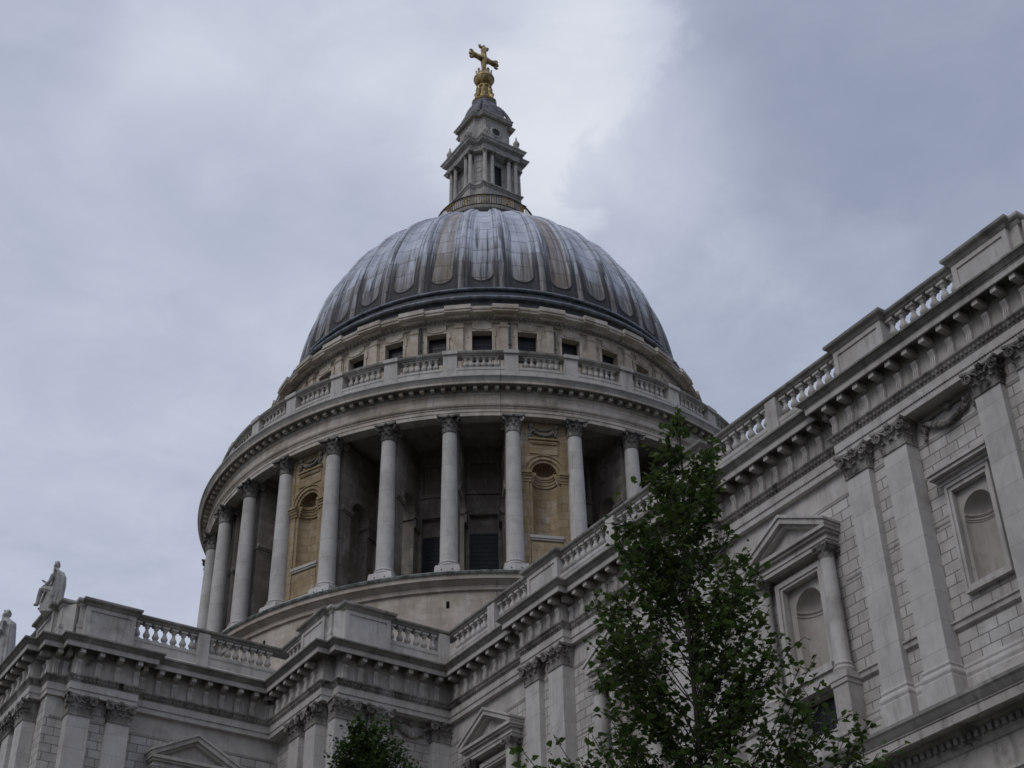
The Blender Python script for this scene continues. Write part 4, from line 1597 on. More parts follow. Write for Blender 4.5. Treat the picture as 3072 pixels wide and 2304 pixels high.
def build_dome():
    zs = [69.0 + 0.055 * i for i in range(50)]
    while zs[-1] < 86.15:
        zs.append(zs[-1] + (0.22 if zs[-1] < 82 else 0.12))
    NB = 44
    na = 32 * NB
    rnd = random.Random(21)
    tint = [rnd.random() * 0.5 for _ in range(32)]
    # panel k is centred on azimuth 11.25 k
    tint[28] = 1.0
    tint[30] = 0.35
    tint[31] = 0.95
    off = [rnd.random() for _ in range(32)]
    vs, at, eg = [], [], []
    arc = 0.0
    pr = None
    for z in zs:
        r = dome_r(z)
        if pr:
            arc += math.hypot(r - pr[0], z - pr[1])
        pr = (r, z)
        dr = (dome_r(min(86.2, z + 0.05)) - dome_r(z - 0.05 if z > 69.05 else 69.0)) / 0.1
        nl = math.hypot(1, dr)
        nr, nz = 1 / nl, -dr / nl
        for i in range(na):
            u = i / NB
            k = int(math.floor(u + 0.5)) % 32
            p = (u + 0.5) % 1.0 - 0.5          # -0.5..0.5, panel centre 0
            ap_ = abs(p)
            w_m = math.radians(11.25) * r      # bay width in metres
            # distance outside the round-ended panel, in metres
            hwm = 0.262 * w_m
            zz = arc - 1.95
            if zz < 0:
                dd = math.hypot(ap_ * w_m, zz) - hwm
            else:
                dd = ap_ * w_m - hwm
            h = 0.0
            sc = min(1.0, 0.35 + r / 18.0)
            if dd < 0:
                h -= 0.07 * min(1, -dd / 0.06)
                pan = 1.0
            else:
                pan = 0.5 if (0.5 - ap_) < 0.085 else 0.0
            h += 0.075 * math.exp(-((dd - 0.07) / 0.06) ** 2)
            # big rib roll between panels and two slim ones
            q = (0.5 - ap_)
            rib = max(0.0, 1 - (q / 0.085) ** 2)
            h += 0.15 * sc * math.sqrt(rib) * min(1.0, arc / 0.3) + 0.10 * sc * max(0.0, 1 - (q / 0.24) ** 2)
            q2 = (ap_ - 0.345) / 0.03
            h += 0.05 * math.exp(-q2 * q2) * sc
            row = math.floor(arc / 1.55 + off[k] * 0.2)
            h += 0.012 * (1 - ((arc / 1.55 + off[k] * 0.2) % 1))
            e_ = 1.0 if abs(dd - 0.16) < 0.045 or abs(q - 0.09) * w_m < 0.045 else 0.0
            eg.append(e_)
            a = R(11.25) * u
            vs.append(((r + h * nr) * math.cos(a), (r + h * nr) * math.sin(a), z + h * nz))
            at += [tint[k], pan, arc / 1.55 + off[k] * 0.2]
    n = len(zs)
    fs = [(j * na + i, j * na + (i + 1) % na, (j + 1) * na + (i + 1) % na, (j + 1) * na + i) for j in range(n - 1) for i in range(na)]
    mb = MB()
    mb.add(vs, fs, True)
    o = mb.build('dome', 'dome', cath, recalc=False)
    A = o.data.attributes.new('lead', 'FLOAT_VECTOR', 'POINT')
    A.data.foreach_set('vector', at)
    A = o.data.attributes.new('edge', 'FLOAT', 'POINT')
    A.data.foreach_set('value', eg)
    return o


dome = build_dome()

# golden gallery
mb = MB()
mb.lathe([(3.6, 85.2), (3.6, 86.4), (3.9, 86.55), (4.2, 86.62), (4.32, 86.68), (4.34, 86.95), (4.2, 87.0), (2.5, 87.0)], 64)
for k in range(16):
    az = 22.5 * k + 4
    o_, d_ = Vector(polar(1, az)), Vector(polar(1, az + 90))
    mb.box(-0.13, 0.13, 3.5, 4.0, 85.6, 86.5, lambda s, r, z: (o_.x * r + d_.x * s, o_.y * r + d_.y * s, z))
M['gallery_dirty'] = stone('stained_gallery_stone', (0.24, 0.225, 0.19), (0.38, 0.36, 0.32), grime=(0.08, 0.07, 0.055), gr=0.5, streak=0.5)
gg = mb.build('golden_gallery', 'gallery_dirty', cath)
mb = MB()
for z_, t in ((88.12, 0.06), (87.12, 0.05), (87.95, 0.03)):
    mb.lathe([(4.26 + t * math.cos(2 * PI * k / 8), z_ + t * math.sin(2 * PI * k / 8)) for k in range(9)], 72)
for k in range(128):
    az = 360 * k / 128
    if front(az, 130):
        mb.mat = 1 if (k // 5) % 3 == 1 or k % 4 == 0 else 0
        mb.tube([polar(4.26, az, 87.05), polar(4.26, az, 88.1)], 0.036 if mb.mat else 0.028, 4)
mb.mat = 1
rnd = random.Random(4)
for k in range(16):
    az = -55 + 22.5 * k
    if front(az, 130):
        for q in range(26):
            a_, z_ = rnd.uniform(-4.5, 4.5), rnd.uniform(87.15, 88.0)
            t = rnd.uniform(0, PI)
            x0, x1 = polar(4.27, az + a_, z_), polar(4.27, az + a_ + 1.6 * math.cos(t), z_ + 0.14 * math.sin(t))
            mb.tube([x0, x1], 0.03, 4)
mb.build('railing', ['iron', 'olddgold'], gg)

# ------------------------------------------------------------------ lantern
def cross_path(a, b, c):
    """faces at a (half length b), corners set back to c"""
    q = [(a, -b), (a, b), (c + 0.18, b), (b, c + 0.18)]
    out = []
    for k in range(4):
        ca, sa = (1, 0, -1, 0)[k], (0, 1, 0, -1)[k]
        out += [(x * ca - y * sa, x * sa + y * ca) for x, y in q]
    out.append(out[0])
    mid = ((out[0][0] + out[1][0]) / 2, (out[0][1] + out[1][1]) / 2)
    return [mid] + out[1:] + [mid]


LP = cross_path(2.72, 1.86, 2.12)
mb = MB()
mb.sweep([(-0.6, 86.9), (0.0, 86.9), (0.0, 90.05), (0.08, 90.12), (0.12, 90.24), (0.22, 90.30), (0.22, 90.42), (-1.2, 90.46)], LP)
lan = mb.build('lantern', 'lantern', cath)
mb = MB()
mb.sweep([(-1.4, 94.50), (0.0, 94.50), (0.0, 94.72), (0.03, 94.73), (0.03, 94.92), (0.08, 94.98), (0.0, 95.0), (0.0, 95.16), (0.10, 95.22), (0.36, 95.26), (0.38, 95.40), (0.50, 95.52), (0.52, 95.60), (-1.4, 95.72)], LP)
mb.build('lantern_entablature', 'lantern', lan)
mb = MB()
bp_ = cross_path(1.75, 1.45, 1.55)
mb.sweep([(0, 90.4), (0, 94.6)], bp_)
for k in range(4):
    a = k * PI / 2
    rot = lambda x, y, z: (x * math.cos(a) - y * math.sin(a), x * math.sin(a) + y * math.cos(a), z)
    for s0, s1 in ((-1.5, -0.52), (0.52, 1.5)):
        mb.box(1.72, 1.90, s0, s1, 90.4, 94.5, rot)
    mb.box(1.72, 1.90, -0.52, 0.52, 93.85, 94.5, rot)
    b = a + PI / 4
    rot2 = lambda x, y, z: (x * math.cos(b) - y * math.sin(b), x * math.sin(b) + y * math.cos(b), z)
    mb.box(2.40, 2.52, -0.42, 0.42, 90.5, 94.4, rot2)
    mb.lathe([(0.0, 0.0), (0.2, 0.0), (0.24, 0.04), (0.28, 0.04), (0.3, 0.0)], 14, f=lambda x, y, z: rot2(2.53 + z, x, 92.6 + y))
    mb.box(2.5, 2.56, -0.3, 0.3, 93.6, 93.7, rot2)
    mb.box(2.5, 2.56, -0.3, 0.3, 91.3, 91.4, rot2)
mb.build('lantern_body', 'lantern', lan)
for k in range(4):
    mb = MB()
    a = k * PI / 2
    rot = lambda x, y, z: (x * math.cos(a) - y * math.sin(a), x * math.sin(a) + y * math.cos(a), z)
    mb.box(1.70, 1.76, -0.52, 0.52, 90.45, 93.85, rot)
    mb.build('window', 'glass', lan)
mb = MB()
mb.lathe([(0.27, 90.42), (0.27, 90.52), (0.23, 90.58), (0.205, 90.66), (0.20, 91.5), (0.165, 94.05), (0.19, 94.08)], 14)
mb.box(-0.27, 0.27, -0.27, 0.27, 90.40, 90.50)
mb.mat = 1
mb.lathe([(0.17, 94.05), (0.19, 94.2), (0.28, 94.40), (0.1, 94.42)], 10)
for q in range(8):
    t = q * PI / 4
    leaf_shape(mb, (0.17 * math.cos(t), 0.17 * math.sin(t), 94.1), (math.cos(t), math.sin(t), 0), 0.14, 0.22, 0.10)
mb.box(-0.28, 0.28, -0.28, 0.28, 94.41, 94.505)
lcol = mb.build('column', ['lantern', 'sooty'], lan)
first = True
for k in range(4):
    for s in (-1.58, -0.86, 0.86, 1.58):
        a = k * PI / 2
        p = (2.50 * math.cos(a) - s * math.sin(a), 2.50 * math.sin(a) + s * math.cos(a))
        if first:
            place(lcol, *p, 0)
            first = False
        else:
            dup(lcol, *p, 0)
# urns on the cornice
mb = MB()
mb.box(-0.2, 0.2, -0.2, 0.2, 95.6, 95.95)
mb.lathe([(0.08, 95.95), (0.10, 96.05), (0.22, 96.2), (0.26, 96.38), (0.22, 96.48), (0.10, 96.55), (0.12, 96.62), (0.05, 96.8), (0.07, 96.9), (0.0, 97.02)], 12)
for i in range(len(mb.v)):
    x_, y_, z_ = mb.v[i]
    mb.v[i] = (x_ * 1.2, y_ * 1.2, 95.6 + (z_ - 95.6) * 1.35)
urn = mb.build('urn', 'lantern', lan)
first = True
for k in range(4):
    for s in (-1.62, 1.62):
        a = k * PI / 2
        p = (2.66 * math.cos(a) - s * math.sin(a), 2.66 * math.sin(a) + s * math.cos(a))
        if first:
            place(urn, *p, 0)
            first = False
        else:
            dup(urn, *p, 0)
# upper stage with concave corners
def concave(a, c, n=7):
    """square of half size a, corners bitten by a circle of radius c"""
    q = []
    for i in range(n + 1):
        t = PI / 2 * i / n
        q.append((a - c * math.sin(t) , a - c * math.cos(t)))
    pts = []
    for k in range(4):
        ca, sa = (1, 0, -1, 0)[k], (0, 1, 0, -1)[k]
        pts += [(x * ca - y * sa, x * sa + y * ca) for x, y in q]
    m_ = (a, 0)
    # start on the +X face
    return [m_] + pts + [m_]


mb = MB()
UP = concave(1.85, 0.62)
mb.sweep([(0.25, 95.6), (0.25, 96.2), (0.0, 96.3), (0.0, 99.05), (0.04, 99.08), (0.04, 99.25), (0.12, 99.30), (0.34, 99.40), (0.36, 99.52), (0.46, 99.64), (0.46, 99.72), (-0.5, 99.85)], UP)
for k in range(4):
    a = k * PI / 2
    rot = lambda x, y, z: (x * math.cos(a) - y * math.sin(a), x * math.sin(a) + y * math.cos(a), z)
    mb.lathe([(0.40, 0.0), (0.42, 0.10), (0.50, 0.12), (0.58, 0.06), (0.58, 0.0)], 20, f=lambda x, y, z: rot(1.84 + z, x, 97.9 + y))
mb.build('lantern_attic', 'lantern', lan)
for k in range(4):
    mb = MB()
    a = k * PI / 2
    rot = lambda x, y, z: (x * math.cos(a) - y * math.sin(a), x * math.sin(a) + y * math.cos(a), z)
    mb.lathe([(0.0, 0.015), (0.42, 0.015)], 20, f=lambda x, y, z: rot(1.85 + z, x, 97.9 + y))
    mb.build('round_window', 'glass', lan)
mb = MB()
mb.lathe([(2.0, 99.75), (2.02, 100.05), (1.98, 100.4), (1.86, 101.0), (1.66, 101.6), (1.40, 102.1), (1.18, 102.35), (1.14, 102.42), (1.18, 102.7), (1.10, 102.85), (0.9, 103.0), (0.0, 103.05)], 32)
for k in range(4):
    a = PI / 4 + k * PI / 2
    pts = [(r * math.cos(a), r * math.sin(a), z) for r, z in ((2.45, 99.8), (2.35, 100.4), (2.05, 101.1), (1.7, 101.75), (1.3, 102.3))]
    mb.tube(pts, 0.16, 8)
mb.build('cupola', 'leadmid', lan)
mb = MB()
mb.sweep([(0.02, 99.28), (0.14, 99.30), (0.14, 99.38), (0.02, 99.38)], concave(1.88, 0.62))
mb.build('gilded_band', 'olddgold', lan)

# gilded base, ball and cross
mb = MB()
mb.lathe([(1.05, 103.0), (1.12, 103.15), (0.95, 103.35), (0.70, 103.55), (0.62, 103.9), (0.55, 104.5), (0.60, 104.9), (0.74, 105.0), (0.70, 105.15), (0.45, 105.35)], 28)
for k in range(8):
    a = 2 * PI * k / 8 + 0.2
    c, s = math.cos(a), math.sin(a)
    mb.tube([(1.02 * c, 1.02 * s, 103.1), (0.92 * c, 0.92 * s, 103.5), (0.70 * c, 0.70 * s, 103.9), (0.76 * c, 0.76 * s, 104.3), (0.64 * c, 0.64 * s, 104.65), (0.70 * c, 0.70 * s, 104.95)], [0.14, 0.20, 0.12, 0.19, 0.12, 0.10], 7)
gbs = mb.build('gilded_base', 'gold', cath)
mb = MB()
mb.ball((0, 0, 106.25), 0.92, 28, 18)
mb.lathe([(0.90, 106.15), (0.97, 106.18), (0.97, 106.34), (0.90, 106.37)], 28)
for k in range(10):
    a = 2 * PI * k / 10
    leaf_shape(mb, (0.72 * math.cos(a), 0.72 * math.sin(a), 106.8), (math.cos(a), math.sin(a), 0), 0.36, 0.42, 0.08)
mb.lathe([(0.55, 106.98), (0.34, 107.15), (0.26, 107.3), (0.2, 107.4)], 16)
mb.build('gilded_ball', 'gold', cath)
mb = MB()
cz = 109.05
mb.tube([(0, 0, 107.2), (0, 0, 107.8), (0, 0, 108.5), (0, 0, cz), (0, 0, 109.8), (0, 0, 110.5)], [0.28, 0.24, 0.29, 0.35, 0.27, 0.30], 8)
mb.tube([(0, -1.30, cz), (0, -0.7, cz), (0, 0, cz), (0, 0.7, cz), (0, 1.30, cz)], [0.30, 0.25, 0.35, 0.25, 0.30], 8)
for p, d_ in (((0, 0, 110.5), (0, 0, 1)), ((0, -1.25, cz), (0, -1, 0)), ((0, 1.25, cz), (0, 1, 0))):
    p, d_ = Vector(p), Vector(d_)
    s_ = Vector((0, d_.z, d_.y)) if d_.z == 0 else Vector((0, 1, 0))
    s_ = Vector((0, 0, 1)) if d_.y else Vector((0, 1, 0))
    mb.ball(p + d_ * 0.22, (0.16, 0.2, 0.2), 8, 6)
    for sg in (-1, 1):
        mb.tube([p + s_ * sg * 0.2, p + s_ * sg * 0.42 + d_ * 0.02, p + s_ * sg * 0.50 + d_ * 0.2, p + s_ * sg * 0.36 + d_ * 0.32], [0.15, 0.14, 0.11, 0.06], 6)
for sa in (-1, 1):
    for sb in (-1, 1):
        mb.tube([(0, sa * 0.15, cz + sb * 0.15), (0, sa * 0.45, cz + sb * 0.45)], [0.10, 0.04], 5)
mb.build('gilded_cross', 'gold', cath)
# ------------------------------------------------------------------ statues
def robe(mb, secs, folds=9, amp=0.06, seg=40, seed=1):
    """stack of elliptical sections (z, cx, cy, rx, ry) with drapery folds"""
    rnd = random.Random(seed)
    ph = [rnd.uniform(0, 6) for _ in range(4)]
    vs = []
    n = len(secs)
    for j, (z, cx, cy, rx, ry) in enumerate(secs):
        t = 1 - j / (n - 1)
        for i in range(seg):
            a = 2 * PI * i / seg
            k = 1 + amp * t * (math.sin(folds * a + ph[0] + 1.2 * j * 0.3) + 0.6 * math.sin((folds + 5) * a + ph[1] - 0.25 * j))
            vs.append((cx + rx * k * math.cos(a), cy + ry * k * math.sin(a), z))
    fs = [(j * seg + i, j * seg + (i + 1) % seg, (j + 1) * seg + (i + 1) % seg, (j + 1) * seg + i) for j in range(n - 1) for i in range(seg)]
    fs += [tuple(range(seg)), tuple(range((n - 1) * seg, n * seg))]
    mb.add(vs, fs, True)


def fuse(o, vox):
    m = o.modifiers.new('fuse', 'REMESH')
    m.mode = 'VOXEL'
    m.voxel_size = vox
    m.use_smooth_shade = True
    s = o.modifiers.new('smooth', 'SMOOTH')
    s.factor = 0.4
    s.iterations = 2


def hand(mb, w, d, side, s=1.0):
    """small open hand: palm and five fingers from wrist w along d"""
    w, d, side = Vector(w), Vector(d).normalized(), Vector(side).normalized()
    mb.tube([w, w + d * 0.06 * s, w + d * 0.13 * s], [0.05 * s, 0.065 * s, 0.06 * s], 7)
    dn = d.cross(side)
    for k, (o, l) in enumerate(((-0.05, 0.13), (-0.018, 0.155), (0.016, 0.145), (0.048, 0.11))):
        b = w + d * 0.13 * s + side * o * s
        mb.tube([b, b + d * l * 0.5 * s, b + d * l * s + dn * 0.04 * s], [0.024 * s, 0.022 * s, 0.015 * s], 5)
    mb.tube([w + d * 0.04 * s + side * -0.05 * s, w + d * 0.09 * s + side * -0.11 * s, w + d * 0.15 * s + side * -0.12 * s], [0.026 * s, 0.024 * s, 0.016 * s], 5)


def head(mb, c, fwd, s=1.0):
    c, fwd = Vector(c), Vector(fwd).normalized()
    sd_ = fwd.cross(Vector((0, 0, 1))).normalized()
    mb.ball(c, (0.17 * s, 0.17 * s, 0.21 * s), 12, 9)
    mb.tube([c + fwd * 0.15 * s + Vector((0, 0, 0.05 * s)), c + fwd * 0.215 * s - Vector((0, 0, 0.04 * s))], [0.028 * s, 0.04 * s], 6)
    mb.ball(c + fwd * 0.11 * s - Vector((0, 0, 0.18 * s)), (0.10 * s, 0.10 * s, 0.14 * s), 8, 6)          # beard
    mb.tube([c + fwd * 0.16 * s + sd_ * 0.09 * s + Vector((0, 0, 0.06 * s)), c + fwd * 0.175 * s, c + fwd * 0.16 * s - sd_ * 0.09 * s + Vector((0, 0, 0.06 * s))], 0.022 * s, 5)   # brow
    for sg in (-1, 1):
        mb.ball(c + sd_ * sg * 0.165 * s, (0.03 * s, 0.03 * s, 0.05 * s), 6, 4)
    rnd = random.Random(8)
    for k in range(40):
        a, t = rnd.uniform(0, 2 * PI), rnd.uniform(0, 1.9)
        v = Vector((math.sin(t) * math.cos(a), math.sin(t) * math.sin(a), math.cos(t)))
        if v.dot(fwd) > 0.45 and v.z < 0.6:
            continue
        mb.ball(c + Vector((v.x * 0.165, v.y * 0.165, v.z * 0.20)) * s, 0.06 * s, 6, 4)


def statue_seated():
    e = empty('statue', 'seated robed stone figure with outstretched arm on the corner of the left parapet', 'statue', (0, 0, 0), 'stone statues on the parapet')
    mb = MB()
    # local: faces -X, seat at z = 0.75
    robe(mb, [(0.0, -0.05, 0, 0.60, 0.50), (0.35, 0.02, 0, 0.56, 0.48), (0.75, 0.12, 0, 0.52, 0.46), (1.05, 0.20, 0, 0.44, 0.42), (1.45, 0.22, 0, 0.40, 0.42), (1.85, 0.18, 0, 0.38, 0.46), (2.10, 0.12, 0, 0.30, 0.40), (2.22, 0.08, 0, 0.16, 0.2)], 8, 0.07)
    # cloak down the back
    mb.tube([(0.42, 0.05, 2.05), (0.58, 0.02, 1.7), (0.62, 0.0, 1.25), (0.58, 0.0, 0.8), (0.55, 0.0, 0.3), (0.5, 0, 0.0)], [0.16, 0.25, 0.27, 0.27, 0.3, 0.32], 10)
    # thighs, shins, feet
    for sg, kx, kz in ((-1, -0.75, 0.95), (1, -0.62, 0.80)):
        mb.tube([(0.05, sg * 0.20, 0.85), (-0.35, sg * 0.24, 0.92), (kx, sg * 0.25, kz)], [0.26, 0.24, 0.19], 9)
        mb.tube([(kx, sg * 0.25, kz), (kx - 0.10, sg * 0.25, kz - 0.45), (kx - 0.16, sg * 0.24, 0.02)], [0.19, 0.16, 0.13], 9)
        mb.tube([(kx - 0.1, sg * 0.24, 0.05), (kx - 0.38, sg * 0.25, 0.04)], [0.11, 0.07], 7)
    for k in range(6):
        y_ = -0.3 + 0.12 * k
        mb.tube([(-0.1, y_, 1.05), (-0.45, y_ * 1.1, 0.75), (-0.62, y_, 0.3), (-0.66, y_, 0.02)], [0.06, 0.08, 0.09, 0.09], 6)
    mb.tube([(0.08, 0, 2.15), (0.02, 0, 2.36)], [0.13, 0.11], 8)
    head(mb, (-0.02, 0, 2.52), (-1, 0, -0.1), 1.12)
    # reaching arm and the other on the knee
    mb.tube([(0.10, 0.42, 2.02), (0.02, 0.50, 1.68), (-0.12, 0.46, 1.45)], [0.16, 0.15, 0.12], 8)
    mb.tube([(-0.12, 0.46, 1.45), (-0.50, 0.36, 1.52), (-0.86, 0.30, 1.68)], [0.12, 0.10, 0.06], 8)
    hand(mb, (-0.86, 0.30, 1.68), (-1, 0, 0.45), (0, 1, 0), 1.0)
    mb.tube([(0.10, -0.42, 2.02), (0.0, -0.52, 1.65), (-0.15, -0.48, 1.30), (-0.50, -0.34, 1.14)], [0.16, 0.15, 0.12, 0.08], 8)
    hand(mb, (-0.50, -0.34, 1.14), (-1, 0.2, -0.3), (0, 1, 0), 1.0)
    b = mb.build('body', 'statue', e, recalc=True)
    fuse(b, 0.022)
    mb = MB()
    mb.box(-0.55, 0.70, -0.5, 0.5, -0.45, 0.02)
    mb.build('base', 'statue', e)
    return e


def statue_standing():
    e = empty('statue', 'standing cloaked stone figure at the left edge, lower behind the cornice', 'statue', (0, 0, 0), 'stone statues on the parapet')
    mb = MB()
    robe(mb, [(0.0, 0, 0, 0.66, 0.55), (0.5, 0, 0, 0.60, 0.52), (1.1, 0, 0, 0.54, 0.46), (1.7, 0, 0, 0.48, 0.40), (2.2, 0, 0, 0.50, 0.36), (2.55, 0, 0, 0.48, 0.30), (2.72, 0, 0, 0.26, 0.22), (2.8, 0, 0, 0.15, 0.15)], 10, 0.09, 48, 4)
    for k in range(7):
        a = -0.9 + 0.3 * k
        mb.tube([(0.42 * math.cos(a), 0.36 * math.sin(a), 2.45), (0.52 * math.cos(a), 0.46 * math.sin(a), 1.5), (0.64 * math.cos(a), 0.55 * math.sin(a), 0.3), (0.66 * math.cos(a), 0.57 * math.sin(a), 0.0)], [0.07, 0.08, 0.09, 0.09], 6)
    mb.tube([(0, 0, 2.7), (-0.04, 0, 2.92)], [0.13, 0.12], 8)
    head(mb, (-0.08, 0, 3.07), (-1, 0, -0.25), 1.1)
    for sg in (-1, 1):
        mb.tube([(0.0, sg * 0.42, 2.5), (-0.05, sg * 0.52, 2.0), (-0.35, sg * 0.36, 1.75), (-0.52, sg * 0.16, 1.85)], [0.16, 0.14, 0.12, 0.07], 8)
        hand(mb, (-0.52, sg * 0.16, 1.85), (-0.5, -sg * 0.6, 0.4), (0, 0, 1), 1.0)
        mb.tube([(-0.45, sg * 0.2, 0.05), (-0.72, sg * 0.24, 0.04)], [0.12, 0.08], 7)
    b = mb.build('body', 'statue', e)
    fuse(b, 0.025)
    mb = MB()
    mb.box(-0.75, 0.75, -0.7, 0.7, -2.5, 0.03)
    mb.build('base', 'statue', e)
    return e


def hit_y(px, py, y):
    d = ray(px, py)
    return CAM + d * ((y - CAM.y) / d.y)


def hit_x(px, py, x):
    d = ray(px, py)
    return CAM + d * ((x - CAM.x) / d.x)


st = statue_seated()
st.location = (20.82, -36.84, 33.22)
st.scale = (0.62, 0.80, 0.84)
st.rotation_euler = (0, 0, R(236 - 180))
s2 = statue_standing()
q = hit_y(26, 1842, -36.9)
s2.location = (q.x, q.y, q.z - 3.1)
s2.rotation_euler = (0, 0, R(236 - 180))


# ------------------------------------------------------------------ trees
def tree(label, dist, px0, env, n_br, tw, lv, lsize, seed, leafm, trunk_r, slender=1.0, group=None, trunk_px=None, z_low=3.0, clump=0.16, name='tree', sprigs=()):
    rnd = random.Random(seed)
    d0 = ray(px0, 2304)
    hd = Vector((d0.x, d0.y, 0)).normalized()
    base = Vector((CAM.x, CAM.y, 0)) + hd * dist
    rt = Vector((hd.y, -hd.x, 0))
    def on_plane(px, py):
        d = ray(px, py)
        p = CAM + d * ((base - CAM).dot(hd) / d.dot(hd))
        return (p - base).dot(rt), p.z
    E_ = []
    for y_, l, r in env:
        a, z0 = on_plane(l, y_)
        b, z1 = on_plane(r, y_)
        sh = min(clump * 0.95, (b - a) * 0.3)
        E_.append(((z0 + z1) / 2 - clump * 0.2, a + sh, b - sh))
    E_.sort()
    lo = E_[0]
    if z_low < lo[0]:
        w_ = (lo[2] - lo[1]) * 0.4
        E_.insert(0, (z_low, (lo[1] + lo[2]) / 2 - w_, (lo[1] + lo[2]) / 2 + w_))
    top = E_[-1][0]
    def span(z):
        for (z0, a0, b0), (z1, a1, b1) in zip(E_, E_[1:]):
            if z0 <= z <= z1:
                t = (z - z0) / (z1 - z0)
                return a0 + (a1 - a0) * t, b0 + (b1 - b0) * t
        return (0, 0)
    tl = [(on_plane(*p)) for p in (trunk_px or [(px0, 1300)])]
    tl = sorted([(z, a) for a, z in tl])
    tl = [(0.0, tl[0][1] * 0.6)] + tl
    if tl[-1][0] < top:
        tl.append((top, tl[-1][1] * 0.5 + (E_[-1][1] + E_[-1][2]) / 4))
    def trunk_at(z):
        for (z0, a0), (z1, a1) in zip(tl, tl[1:]):
            if z0 <= z <= z1:
                return a0 + (a1 - a0) * (z - z0) / (z1 - z0)
        return tl[-1][1]
    def W_(lat, dep, z):
        return base + rt * lat + hd * dep + Vector((0, 0, z))
    root = empty(name, label, 'tree', tuple(base), group)
    wood = MB()
    zs = [top * k / 24 for k in range(25)]
    wood.tube([W_(trunk_at(z) + 0.02 * math.sin(z * 2.1), 0.02 * math.sin(z * 1.7), z) - base for z in zs], [trunk_r * (1 - 0.93 * (z / top) ** 0.9) + 0.006 for z in zs], 8)
    LV, LF, TONE = [], [], []
    def leaf(p, nrm, tip, s, tone):
        side = nrm.cross(tip).normalized()
        fold = nrm * (0.14 * s)
        b = len(LV)
        pts = [p, p + tip * 0.30 * s + side * 0.40 * s + fold, p + tip * 0.62 * s + side * 0.30 * s + fold * 0.8, p + tip * s, p + tip * 0.62 * s - side * 0.30 * s + fold * 0.8, p + tip * 0.30 * s - side * 0.40 * s + fold, p + tip * 0.45 * s]
        LV.extend(tuple(v - base) for v in pts)
        LF.extend([(b, b + 1, b + 6), (b + 1, b + 2, b + 6), (b + 2, b + 3, b + 6), (b + 3, b + 4, b + 6), (b + 4, b + 5, b + 6), (b + 5, b, b + 6)])
        TONE.extend([tone, 0, 0] * 7)
    zmin, zmax = E_[0][0], top
    cum, tot = [], 0.0
    for k in range(200):
        zz = zmin + (zmax - zmin) * (k + 0.5) / 200
        a, b = span(zz)
        tot += max(0.25, b - a) ** 0.95 * (1.0 if zz > lo[0] - 0.6 else 0.5)
        cum.append((tot, zz))
    for i in range(n_br + len(sprigs)):
        u = (i + rnd.random()) / n_br
        z = next((zz for c_, zz in cum if c_ >= u * tot), zmax) + rnd.uniform(-0.02, 0.02)
        z = min(z, zmax - 0.01)
        a, b = span(z)
        c, hw = (a + b) / 2, (b - a) / 2
        ang = rnd.uniform(0, 2 * PI)
        rr = math.sqrt(rnd.uniform(0.05, 1.0))
        if rnd.random() < 0.45:
            rr = rnd.uniform(0.84, 1.16)
            ang = rnd.choice((0, PI)) + rnd.uniform(-0.5, 0.5)
        lat, dep = c + hw * rr * math.cos(ang), hw * 0.9 * rr * math.sin(ang)
        if i >= n_br:
            lat, z = on_plane(*sprigs[i - n_br])
            dep = rnd.uniform(-0.3, 0.1)
        horiz = math.hypot(lat - trunk_at(z), dep)
        zb = max(0.8, z - 0.35 - horiz * rnd.uniform(0.8, 1.5) * slender)
        p0 = W_(trunk_at(zb), 0, zb)
        p3 = W_(lat, dep, z)
        p1 = p0.lerp(p3, 0.35) + (p3 - p0).cross(Vector((rnd.uniform(-1, 1), rnd.uniform(-1, 1), 0.3))).normalized() * rnd.uniform(0.04, 0.22) - Vector((0, 0, 0.10 * horiz))
        p2 = p0.lerp(p3, 0.7) - Vector((0, 0, 0.06 * horiz))
        pts = []
        for k in range(9):
            t = k / 8
            pts.append(p0 * (1 - t) ** 3 + p1 * 3 * t * (1 - t) ** 2 + p2 * 3 * t * t * (1 - t) + p3 * t ** 3)
        wood.tube([p - base for p in pts], [max(0.004, trunk_r * 0.15 * (1 - 0.75 * k / 8) * min(1, 0.35 + horiz)) for k in range(9)], 5)
        bt = rnd.uniform(-0.25, 0.25)
        for q_ in range(tw):
            t = 0.28 + 0.72 * (q_ + rnd.random()) / tw
            k = min(7, int(t * 8))
            o = pts[k].lerp(pts[k + 1], t * 8 - k)
            dr = (pts[k + 1] - pts[k]).normalized()
            sdir = (dr * rnd.uniform(0.2, 0.9) + Vector((rnd.uniform(-1, 1), rnd.uniform(-1, 1), rnd.uniform(-0.35, 0.75)))).normalized()
            ln = rnd.uniform(0.5, 1.0) * clump * 2.2
            wood.tube([o - base, o + sdir * ln * 0.5 - base, o + sdir * ln - base], [0.005, 0.004, 0.0025], 4, cap=False)
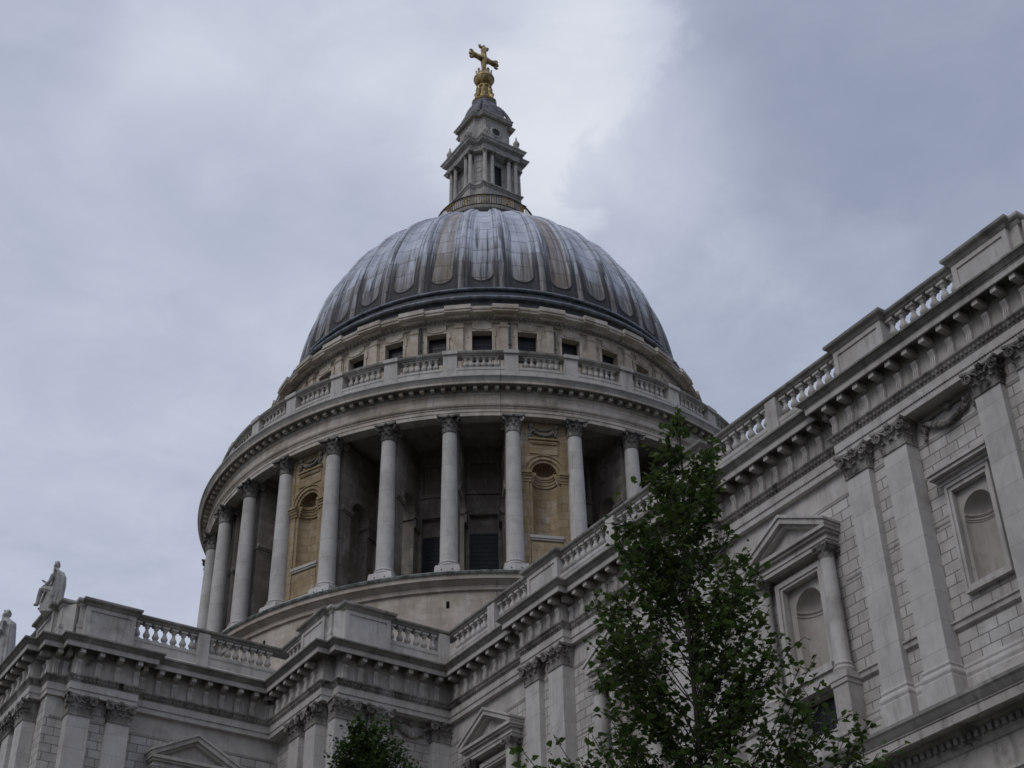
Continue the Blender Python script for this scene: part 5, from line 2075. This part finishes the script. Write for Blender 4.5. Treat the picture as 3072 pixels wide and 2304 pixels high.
            for j in range(lv):
                lp = o + sdir * ln * (j + rnd.random()) / lv + Vector((rnd.gauss(0, 1), rnd.gauss(0, 1), rnd.gauss(0, 1))) * clump * 0.30
                s_ = lsize * rnd.uniform(0.5, 1.25)
                nrm = Vector((rnd.gauss(0, 0.55), rnd.gauss(0, 0.55), 1)).normalized()
                tip = (Vector((rnd.uniform(-1, 1), rnd.uniform(-1, 1), rnd.uniform(-0.7, 0.15))) + sdir * 0.5)
                tip = (tip - nrm * tip.dot(nrm)).normalized()
                leaf(lp, nrm, tip, s_, min(1, max(0, 0.40 + bt + rnd.gauss(0, 0.22) + (0.35 if rnd.random() < 0.06 else 0))))
    wo = wood.build('trunk', 'bark', root, recalc=False)
    me = bpy.data.meshes.new('crown')
    me.from_pydata(LV, [], LF)
    me.materials.append(M[leafm])
    A = me.attributes.new('tone', 'FLOAT_VECTOR', 'POINT')
    A.data.foreach_set('vector', TONE)
    me.update()
    cr = bpy.data.objects.new('crown', me)
    COL.objects.link(cr)
    cr.parent = root
    return root


tree('slender young tree with loose dark green leaves in front of the nave wall', 13.5, 2090,
     [(1258, 2025, 2045), (1305, 1985, 2110), (1360, 1955, 2165), (1420, 1935, 2180), (1500, 1880, 2195), (1560, 1840, 2235), (1640, 1830, 2260), (1720, 1800, 2275), (1800, 1770, 2295), (1880, 1765, 2335),
      (1950, 1790, 2370), (2010, 1800, 2400), (2060, 1780, 2455), (2120, 1770, 2490), (2180, 1750, 2500), (2240, 1740, 2540), (2260, 1600, 2640), (2304, 1570, 2680)],
     245, 12, 7, 0.080, 11, 'leaf', 0.055, trunk_px=[(2035, 1260), (2050, 1600), (2075, 1950), (2095, 2300)], clump=0.115,
     sprigs=[(1590, 2280), (1640, 2285), (1680, 2250), (1700, 2290), (1735, 2275), (2560, 2270), (2590, 2255), (2640, 2285), (2570, 2235), (2610, 2290), (2530, 2225)])
tree('small dense dark green treetop against the bastion of the cathedral', 25, 1110,
     [(2165, 1060, 1135), (2190, 1030, 1190), (2220, 1012, 1215), (2255, 998, 1240), (2304, 985, 1260)],
     420, 10, 9, 0.070, 5, 'leaf2', 0.10, trunk_px=[(1110, 2304), (1100, 2170)], z_low=4.0, clump=0.12)
